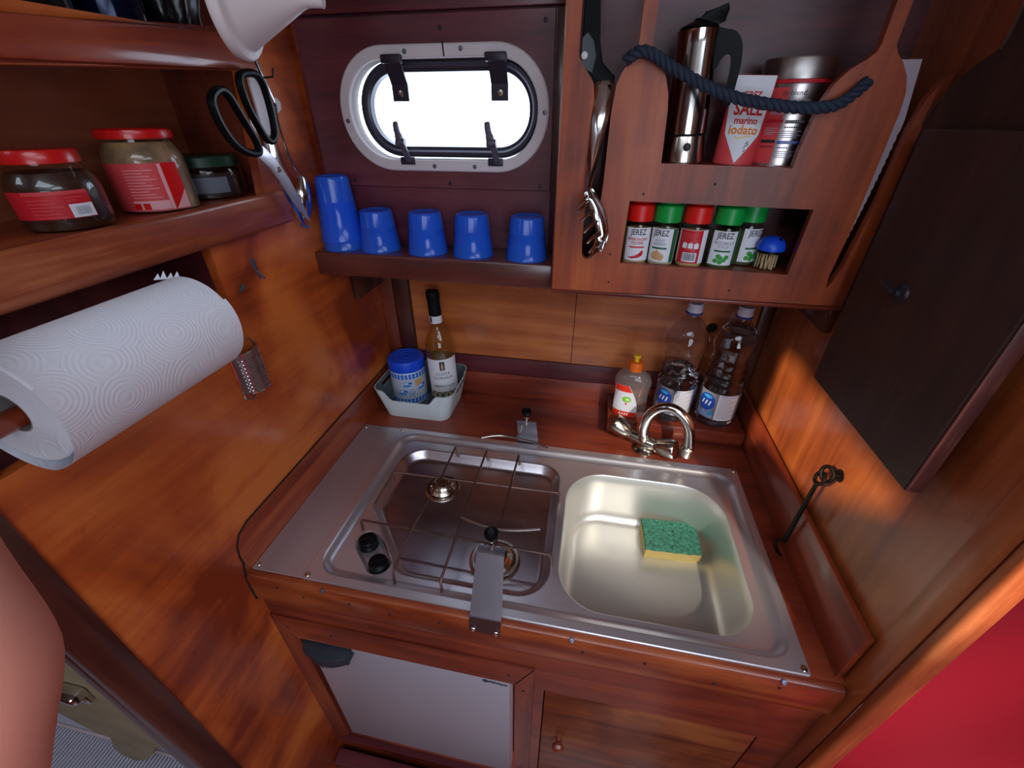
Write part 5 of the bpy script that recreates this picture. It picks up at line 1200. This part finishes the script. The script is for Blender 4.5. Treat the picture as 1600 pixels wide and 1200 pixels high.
# tin with blue lid
tn = empty('biscuit_tin', (-0.030, 0.552, 0.0034), 'round tin with blue screw lid and blue checked teacup print in the basket', 'tin')
rt2 = 0.0465
bm = B(); lathe(bm, [(0, 0), (rt2, 0), (rt2, 0.093), (rt2-0.002, 0.096), (0, 0.096)], 48); finish('can', bm, plain('tin_white', (204, 208, 222), 0.35, 0.2), tn, local=True)
bm = B(); lathe(bm, [(rt2+0.0012, 0.0965), (rt2+0.0016, 0.098), (rt2+0.0012, 0.120), (rt2-0.002, 0.1245), (rt2-0.006, 0.1258), (0.034, 0.1258), (0.033, 0.1246), (0.029, 0.1246), (0.028, 0.1256), (0.021, 0.1256), (0.020, 0.1246), (0.016, 0.1246), (0.015, 0.1256), (0.008, 0.1256), (0.007, 0.1246), (0, 0.1246)], 48); finish('lid', bm, BLUE_L, tn, local=True)
a = face(-0.03, 0.552); bm = B(); r = rt2+0.0003
for t0 in (0.004, 0.078):
    patch(bm, -0.062, 0.062, t0, t0+0.0145, r, a, 0, 0)
    for k in range(13):
        s = -0.060+k*0.0098
        for rr_ in (0, 1): patch(bm, s+0.001, s+0.0066, t0+0.0012+rr_*0.0070, t0+0.0062+rr_*0.0070, r+0.0003, a, 0, 1, ns=1)
        patch(bm, s+0.0077, s+0.0085, t0, t0+0.0145, r+0.0003, a, 0, 3, ns=1)
for cx_, cz_ in ((-0.008, 0.058), (-0.022, 0.034), (0.030, 0.045)):
    blob(bm, disc2(cx_, cz_, 0.0125, 0.0030, 14), r+0.0003, a, 0, 2)
    blob(bm, [(cx_-0.009, cz_+0.012), (cx_+0.009, cz_+0.012), (cx_+0.006, cz_+0.003), (cx_+0.003, cz_+0.001), (cx_-0.003, cz_+0.001), (cx_-0.006, cz_+0.003)], r+0.0004, a, 0, 2)
    blob(bm, [(cx_-0.007, cz_+0.010), (cx_+0.004, cz_+0.010), (cx_+0.002, cz_+0.005), (cx_-0.004, cz_+0.005)], r+0.0006, a, 0, 3)
    blob(bm, disc2(cx_+0.0105, cz_+0.008, 0.0032, 0.0034, 8), r+0.0005, a, 0, 1)
patch(bm, 0.014, 0.034, 0.054, 0.074, r+0.0002, a, 0, 4)
for k in range(5): patch(bm, -0.004+k*0.0035, -0.0035+k*0.0035, 0.026, 0.048, r+0.0002, a, 0, 2, ns=1); patch(bm, -0.004, 0.0105, 0.0265+k*0.005, 0.027+k*0.005, r+0.0002, a, 0, 2)
finish('print', bm, [plain('print_pale_blue', (120, 176, 236), 0.4), PAPER_BLUE, plain('print_mid_blue', (70, 140, 214), 0.4), PAPER, PAPER_TAN], tn, local=True)
# wine
wv = empty('wine_bottle', (0.0700, 0.5560, 0.0036), 'clear bottle of white wine with black capsule leaning in the grey basket', 'bottle')
WT = Matrix.Rotation(R(-1.8), 4, 'Y')
wr = 0.0365
bm = B(); lathe(bm, [(0, 0.012), (0.020, 0.006), (wr-0.005, 0.0), (wr-0.001, 0.003), (wr, 0.008), (wr, 0.150), (wr-0.0006, 0.165), (wr-0.004, 0.180), (wr-0.012, 0.196), (0.0185, 0.208), (0.0155, 0.218), (0.0145, 0.235), (0.0142, 0.290), (0, 0.290)], 48, WT, caps=False); finish('glass', bm, GLASS, wv, 40, local=True)
bm = B(); lathe(bm, [(0, 0.013), (0.020, 0.008), (wr-0.005, 0.003), (wr-0.0022, 0.008), (wr-0.0022, 0.150), (wr-0.003, 0.165), (wr-0.0065, 0.180), (wr-0.0145, 0.196), (0.0160, 0.208), (0.0135, 0.2155), (0, 0.2155)], 40, WT, caps=False); finish('wine', bm, WINE, wv, 40, local=True)
bm = B(); lathe(bm, [(0.0152, 0.245), (0.0150, 0.247), (0.0150, 0.283), (0.0160, 0.286), (0.0160, 0.301), (0.0150, 0.304), (0, 0.304)], 28, WT); finish('capsule', bm, BLACK_M, wv, local=True)
bm = B(); lathe(bm, [(0.0151, 0.2265), (0.0151, 0.2445)], 28, WT, caps=False); patch(bm, -0.016, -0.010, 0.2290, 0.2430, 0.0154, face(0.07, 0.556), 0, 1, WT); 
for i in range(3): patch(bm, -0.007, 0.010, 0.231+i*0.004, 0.2318+i*0.004, 0.0154, face(0.07, 0.556), 0, 2, WT)
finish('seal', bm, [PAPER, INK, INK_SOFT], wv, local=True)
a = face(0.07, 0.556); r = wr+0.0004; bm = B()
patch(bm, -0.046, 0.046, 0.024, 0.138, r, a, 0, 0, WT)
patch(bm, -0.0065, 0.0065, 0.1075, 0.1325, r+0.0003, a, 0, 1, WT)
blob(bm, disc2(0, 0.127, 0.0016, 0.0022, 8), r+0.0006, a, 0, 2, WT); blob(bm, [(-0.002, 0.1095), (0.0022, 0.1095), (0.0030, 0.117), (0.0022, 0.1245), (-0.0022, 0.1245), (-0.0028, 0.117)], r+0.0006, a, 0, 2, WT)
text_wrap(bm, 'COSTA', 0.0112, r+0.0006, a, 0.0935, 3, WT, 1.05, None, 0.012); text_wrap(bm, 'DORADA', 0.0112, r+0.0006, a, 0.0820, 3, WT, 1.05, None, 0.012)
text_wrap(bm, 'VERMENTINO DI GALLURA', 0.0066, r+0.0006, a, 0.0590, 4, WT, 0.74, None, 0.01)
for k in range(6):      # band of diamonds
    c = -0.0375+k*0.015
    blob(bm, [(c-0.0072, 0.0340), (c, 0.0245), (c+0.0072, 0.0340), (c, 0.0435)], r+0.0003, a, 0, (5, 6, 7)[k % 3], WT)
    blob(bm, disc2(c, 0.034, 0.0026, 0.0032, 8), r+0.0006, a, 0, 1, WT)
    c += 0.0075
    blob(bm, [(c-0.0064, 0.0440), (c, 0.0358), (c+0.0064, 0.0440)], r+0.0003, a, 0, 8, WT); blob(bm, [(c-0.0064, 0.0240), (c+0.0064, 0.0240), (c, 0.0322)], r+0.0003, a, 0, 5, WT)
finish('label', bm, [PAPER, INK, PAPER_TAN, PAPER_GREY, INK, plain('tile_ochre', (170, 140, 70), 0.5), plain('tile_olive', (110, 120, 70), 0.5), plain('tile_green', (70, 120, 80), 0.5), plain('tile_brown', (120, 76, 52), 0.5)], wv, local=True)
# dish soap
ds = empty('dish_soap_bottle', (0.5480, 0.5360, 0.0372), 'clear dish soap bottle with orange cap on the step behind the tap', 'bottle', rotz=R(-6))
def ell(a_, b_, z, n=40):
    return [(a_*math.copysign(abs(math.cos(t))**0.8, math.cos(t)), b_*math.copysign(abs(math.sin(t))**0.8, math.sin(t)), z) for t in [2*math.pi*i/n for i in range(n)]]
SP = [(0.036, 0.022, 0.0), (0.0395, 0.0250, 0.003), (0.0405, 0.0260, 0.020), (0.0395, 0.0255, 0.040), (0.0385, 0.0250, 0.058), (0.0400, 0.0255, 0.075), (0.0425, 0.0260, 0.088), (0.0415, 0.0255, 0.098), (0.0345, 0.0230, 0.110), (0.0210, 0.0185, 0.118), (0.0135, 0.0135, 0.121), (0.0125, 0.0125, 0.124)]
bm = B(); loft(bm, [ell(*s) for s in SP], close_first=True, close_last=True); finish('bottle', bm, SOAPB, ds, 60, local=True)
bm = B(); lathe(bm, [(0.0155, 0.1215), (0.0160, 0.1225), (0.0155, 0.139), (0.0140, 0.1425), (0.006, 0.1435), (0, 0.1435)], 28); finish('cap', bm, ORANGE, ds, local=True)
bm = B(); lathe(bm, [(0.0055, 0.1437), (0.0055, 0.152), (0.0085, 0.1545), (0.0090, 0.158), (0.0070, 0.160), (0, 0.160)], 20); finish('nozzle', bm, YELLOW, ds, local=True)
def soap_xy(s, z):
    for (a0, b0, z0_), (a1, b1, z1_) in zip(SP, SP[1:]):
        if z <= z1_: t = (z-z0_)/(z1_-z0_); a_, b_ = a0+(a1-a0)*t, b0+(b1-b0)*t; break
    u = max(-0.999, min(0.999, s/a_)); c = abs(u)**(1/0.8); return -b_*(math.sqrt(max(0, 1-c*c)))**0.8
def on_soap(bm, outline, mi, off):
    # grid fill of a convex outline given as (left(z), right(z)) samples
    vs, fs = [], []; NX_ = 10
    for z, l, r_ in outline: vs += [(l+(r_-l)*i/NX_, soap_xy(l+(r_-l)*i/NX_, z)-off, z) for i in range(NX_+1)]
    for j in range(len(outline)-1):
        for i in range(NX_): k = j*(NX_+1)+i; fs.append((k, k+1, k+NX_+2, k+NX_+1))
    add(bm, vs, fs, mi)
def edge_r(z): return 0.0245*math.sin(math.pi*min(1, max(0, (0.094-z)/0.088))*0.62+0.05)**1.0+0.0*z-0.010+0.006*(0.09-z)/0.09
bm = B()
zz = [0.004+i*0.0045 for i in range(20)]
on_soap(bm, [(z, -0.0372, max(-0.036, edge_r(z))) for z in zz], 0, 0.0006)
on_soap(bm, [(z, -0.0372, max(-0.036, edge_r(z))) for z in (0.004, 0.009, 0.014, 0.018)], 1, 0.0010)
on_soap(bm, [(z, -0.0365, max(-0.0355, edge_r(z)-0.001)) for z in (0.072, 0.078, 0.084, 0.0895)], 1, 0.0010)
vsd = disc2(-0.008, 0.052, 0.0105, 0.0080, 18)
add(bm, [(x, soap_xy(x, z)-0.0012, z) for x, z in vsd], [tuple(range(18))], 2); add(bm, [(x, soap_xy(x, z)-0.0015, z) for x, z in disc2(-0.006, 0.052, 0.0055, 0.0038, 12)], [tuple(range(12))], 3)
add(bm, [(x, soap_xy(x, z)-0.0012, z) for x, z in ((-0.011, 0.041), (-0.008, 0.036), (-0.005, 0.040), (-0.008, 0.043))], [(0, 1, 2, 3)], 1)
for k in range(4): add(bm, [(x, soap_xy(x, z)-0.0014, z) for x, z in ((-0.022+k*0.006, 0.0085), (-0.0185+k*0.006, 0.0085), (-0.0175+k*0.006, 0.0135), (-0.021+k*0.006, 0.0135))], [(0, 1, 2, 3)], 0)
finish('label', bm, [PAPER, plain('soap_red', (226, 52, 30), 0.5), plain('lime_green', (120, 200, 50), 0.5), plain('lime_pale', (206, 232, 140), 0.5)], ds, local=True)
# water bottles
def water_bottle(x, y, lab, level, rz, crumple):
    w = empty('water_bottle', (x, y, 0.0372), lab, 'bottle', 'water bottles on the step', rotz=rz)
    r = 0.0435; prof = [(0, 0.006), (0.022, 0.004), (r-0.006, 0.0), (r-0.001, 0.005), (r, 0.012), (r-0.0015, 0.018), (r, 0.022), (r, 0.094), (r-0.002, 0.098), (r+0.0004, 0.104), (r-0.0042, 0.112), (r-0.0040, 0.114), (r+0.0004, 0.122), (r-0.0042, 0.131), (r-0.0040, 0.133), (r+0.0002, 0.141), (r-0.0042, 0.150), (r-0.0040, 0.152), (r+0.0002, 0.160), (r-0.0042, 0.169), (r-0.0036, 0.178), (r+0.0005, 0.190), (r+0.0012, 0.203), (r-0.001, 0.216), (r-0.008, 0.232), (0.026, 0.246), (0.0165, 0.257), (0.0138, 0.262), (0.0138, 0.268)]
    bm = B(); lathe(bm, prof, 44, caps=False)
    rnd = random.Random(crumple)
    if crumple:
        for v in bm.verts:
            if 0.09 < v.co.z < 0.19:
                a_ = math.atan2(v.co.y, v.co.x); k = 0.0022*math.sin(5*a_+70*v.co.z+crumple)+0.0015*math.sin(9*a_-140*v.co.z)
                v.co.x += k*math.cos(a_); v.co.y += k*math.sin(a_)
    finish('bottle', bm, PET, w, 60, local=True)
    lv = [p for p in prof if p[1] < level]
    bm = B(); lathe(bm, [(max(0, q-0.0015), z+0.0008) for q, z in lv]+[(lv[-1][0]-0.0015, level), (0, level)], 40, caps=False)
    if crumple:
        for v in bm.verts:
            if 0.09 < v.co.z < level-0.002:
                a_ = math.atan2(v.co.y, v.co.x); k = 0.0022*math.sin(5*a_+70*v.co.z+crumple)+0.0015*math.sin(9*a_-140*v.co.z)
                v.co.x += k*math.cos(a_); v.co.y += k*math.sin(a_)
    finish('water', bm, WATER, w, 60, local=True)
    bm = B(); lathe(bm, [(0.0175, 0.2640), (0.0178, 0.2655), (0.0160, 0.267), (0.0150, 0.2680)], 24, caps=False); finish('neck_ring', bm, plain('ring_blue', (70, 80, 150), 0.4), w, local=True)
    bm = B(); lathe(bm, [(0.0155, 0.2685), (0.0158, 0.2700), (0.0152, 0.284), (0.0142, 0.287), (0, 0.2875)], 28); finish('cap', bm, CAPW, w, local=True)
    a = face(x, y)-rz; rl = r+0.0004; bm = B()
    patch(bm, -0.060, 0.060, 0.024, 0.093, rl, a, 0, 0); patch(bm, 0.002, 0.046, 0.0245, 0.0925, rl+0.0003, a, 0, 1)
    blob(bm, disc2(-0.022, 0.066, 0.0190, 0.0225, 24), rl+0.0003, a, 0, 2); blob(bm, disc2(-0.022, 0.0800, 0.0110, 0.0040, 14), rl+0.0006, a, 0, 3)
    blob(bm, [(-0.040, 0.046), (-0.030, 0.036), (-0.026, 0.050), (-0.020, 0.038), (-0.010, 0.050), (-0.002, 0.036), (-0.002, 0.026), (-0.042, 0.026)], rl+0.0002, a, 0, 4)
    blob(bm, disc2(-0.0085, 0.039, 0.0062, 0.0065, 16), rl+0.0006, a, 0, 3)
    for k in range(3): blob(bm, [(-0.034+k*0.0085, 0.058), (-0.031+k*0.0085, 0.058), (-0.028+k*0.0085, 0.070), (-0.031+k*0.0085, 0.070)], rl+0.0006, a, 0, 1)
    for k in range(15): patch(bm, 0.005, 0.042-0.012*((k*7) % 3)/2, 0.088-k*0.0041, 0.0893-k*0.0041, rl+0.0006, a, 0, 5 if k else 2)
    finish('label', bm, [film('label_film', (206, 206, 226), 0.55, 0.8, 0.2) if 'label_film' not in MATS else MATS['label_film'], PAPER, PAPER_BLUE, PAPER_SKY, plain('label_ice', (150, 170, 210), 0.5), INK_SOFT], w, local=True)
    return w
water_bottle(0.6490, 0.5500, 'half empty crumpled clear water bottle on the step beside the dish soap', 0.128, R(0), 3)
water_bottle(0.7480, 0.5480, 'full clear water bottle on the step in the right corner', 0.235, R(0), 0)

# ================================================================ BEYOND THE BULKHEADS
st = empty('companion_step', (-0.7, -0.3, -0.72), 'pale grey ribbed non-slip step beyond the left bulkhead', 'step')
bm = B(); box(bm, -1.30, -0.18, -0.55, -0.095, -0.725, -0.703, 0.003); finish('tread', bm, MATGREY, st)
bm = B(); box(bm, -1.30, -0.18, -0.124, -0.118, -0.7028, -0.6995, 0.001); finish('edge_strip', bm, plain('pinkish_strip', (200, 176, 180), 0.5), st)
bm = B()
for i in range(118): box(bm, -1.29+i*0.0093, -1.2848+i*0.0093, -0.54, -0.1245, -0.7029, -0.6992)
o = finish('ribs', bm, MATGREY, st); o['kind'] = 'stuff'
bm = B(); box(bm, -1.29, -0.19, -0.54, -0.1245, -0.70295, -0.7026); finish('rubber_base', bm, DARKGAP, st)
for x in (-1.25, -0.22):
    bm = B(); box(bm, x-0.02, x+0.02, -0.54, -0.10, FLOOR, -0.7255); finish('leg', bm, W_DARKZ, st)
lb = empty('beige_locker_door', (-0.7, -0.08, -0.6), 'scuffed beige locker board with chrome latch above the ribbed step', 'locker door')
bm = B(); L_ = [(-0.3353,-0.1500,-0.4723),(-0.3929,-0.1500,-0.4939),(-0.4415,-0.1500,-0.5691),(-0.4919,-0.1500,-0.6296),(-0.5454,-0.1500,-0.6732),(-0.5701,-0.1500,-0.6517),(-0.5728,-0.1500,-0.6131),(-0.5243,-0.1500,-0.5160),(-0.5596,-0.1500,-0.5116),(-0.6099,-0.1500,-0.4282),(-0.6678,-0.1500,-0.3741)]
prism(bm, [(x, z) for x, y, z in L_]+[(-1.05, -0.02), (-0.17, -0.02), (-0.17, -0.50)], -0.1500, -0.1400, 'y'); finish('board', bm, BEIGE, lb)
bm = B(); p = (-0.4157,-0.1600,-0.2224); box(bm, p[0]-0.026, p[0]+0.026, -0.1760, -0.1505, p[2]-0.008, p[2]+0.014, 0.005)
box(bm, p[0]-0.006, p[0]+0.020, -0.1620, -0.1505, p[2]-0.036, p[2]-0.0085, 0.003); finish('latch', bm, CHROME, lb)

# red cushion in the saloon on the right
rc_ = empty('settee_cushion', (1.35, 0.1, -0.45), 'bright red fabric settee cushion with soft folds beyond the right bulkhead', 'cushion')
bm = B()
NXr, NYr = 60, 60; V = []
for j in range(NYr+1):
    for i in range(NXr+1):
        x = 0.90+1.30*i/NXr; y = -0.75+1.38*j/NYr
        u = 0.86*x+0.5*y; w = -0.5*x+0.86*y
        z = -0.33+0.020*math.sin(w*13+2.2*math.sin(u*3))+0.011*math.sin(w*29+u*5)+0.016*math.sin(u*4)
        ex_ = min(i, NXr-i)/NXr; ey = min(j, NYr-j)/NYr
        z -= 0.05*max(0, 1-ex_/0.05)**2+0.05*max(0, 1-ey/0.05)**2
        V.append((x, y, z))
F = [(j*(NXr+1)+i, j*(NXr+1)+i+1, (j+1)*(NXr+1)+i+1, (j+1)*(NXr+1)+i) for j in range(NYr) for i in range(NXr)]
vv = add(bm, V, F)
ex = bmesh.ops.extrude_face_region(bm, geom=bm.faces[:])
bmesh.ops.translate(bm, vec=(0, 0, -0.11), verts=[v for v in ex['geom'] if isinstance(v, bmesh.types.BMVert)])
finish('cushion', bm, REDCLOTH, rc_, 60)
o = empty('settee', (1.5, 0.1, FLOOR), 'dark wooden settee under the red cushion', 'settee')
bm = B(); box(bm, 0.90, 2.3, -0.75, 0.64, FLOOR, -0.56, 0.01); finish('base', bm, W_DARK, o)

# ================================================================ THE PHOTOGRAPHER'S ARM at the left edge
pe = empty('person', (0.15, -0.33, 0.5), 'bare forearm and elbow of the person taking the photo, at the left edge', 'person')
def skinned(name, pts, edges, mat, parent, sub=2):
    me = bpy.data.meshes.new(name); me.from_pydata([p[:3] for p in pts], edges, []); me.update()
    o = bpy.data.objects.new(name, me); COL.objects.link(o); me.materials.append(mat)
    o.modifiers.new('skin', 'SKIN'); 
    for i, p in enumerate(pts):
        d = me.skin_vertices[0].data[i]; d.radius = (p[3], p[3]); d.use_root = (i == 0)
    s = o.modifiers.new('sub', 'SUBSURF'); s.levels = sub; s.render_levels = sub
    for m in (o.modifiers[0],): m.use_smooth_shade = True
    o.parent = parent; o.matrix_parent_inverse = inv(parent); return o
sh_ = Vector((-0.045, -0.209, 0.561)); el = Vector((0.189, -0.321, 0.470)); wr_ = Vector((0.195, -0.401, 0.329))
def lerp(a, b, t): return a+(b-a)*t
pts = []; edges = []
def chain(L):
    s = len(pts)
    for p, r in L: pts.append((p[0], p[1], p[2], r))
    edges.extend((s+i, s+i+1) for i in range(len(L)-1)); return s
chain([(lerp(sh_, el, t), r) for t, r in ((0, .050), (.35, .046), (.7, .042), (.92, .042))]+[(el+Vector((0.004, 0.004, -0.004)), .042)]+[(lerp(el, wr_, t), r) for t, r in ((.12, .044), (.35, .042), (.65, .033), (.9, .026), (1, .025))])
wi = len(pts)-1
fd_ = (wr_-el).normalized(); side = fd_.cross(Vector((0, 0, 1))).normalized(); upv = side.cross(fd_)
palm = wr_+fd_*0.055; pts.append((*palm, 0.026)); edges.append((wi, len(pts)-1)); pi2 = len(pts)-1
for k, (off, ln) in enumerate(((-0.030, .066), (-0.010, .076), (0.010, .072), (0.029, .056))):
    b0 = palm+side*off*0.8+fd_*0.012; q = [b0+fd_*0.012+side*off*0.25, b0+fd_*(0.018+ln*0.42)+side*off*0.3-upv*0.012, b0+fd_*(0.018+ln*0.74)+side*off*0.3-upv*0.032, b0+fd_*(0.018+ln*0.88)+side*off*0.3-upv*0.050]
    prev = pi2
    for p, r in zip(q, (0.0100, 0.0088, 0.0080, 0.0070)): pts.append((*p, r)); edges.append((prev, len(pts)-1)); prev = len(pts)-1
tb = wr_+fd_*0.022-side*0.024; prev = wi
for p, r in ((tb, .012), (tb-side*0.022+fd_*0.022-upv*0.008, .0105), (tb-side*0.030+fd_*0.046-upv*0.018, .0090), (tb-side*0.030+fd_*0.062-upv*0.026, .0078)):
    pts.append((*p, r)); edges.append((prev, len(pts)-1)); prev = len(pts)-1
skinned('arm', pts, edges, SKIN, pe)
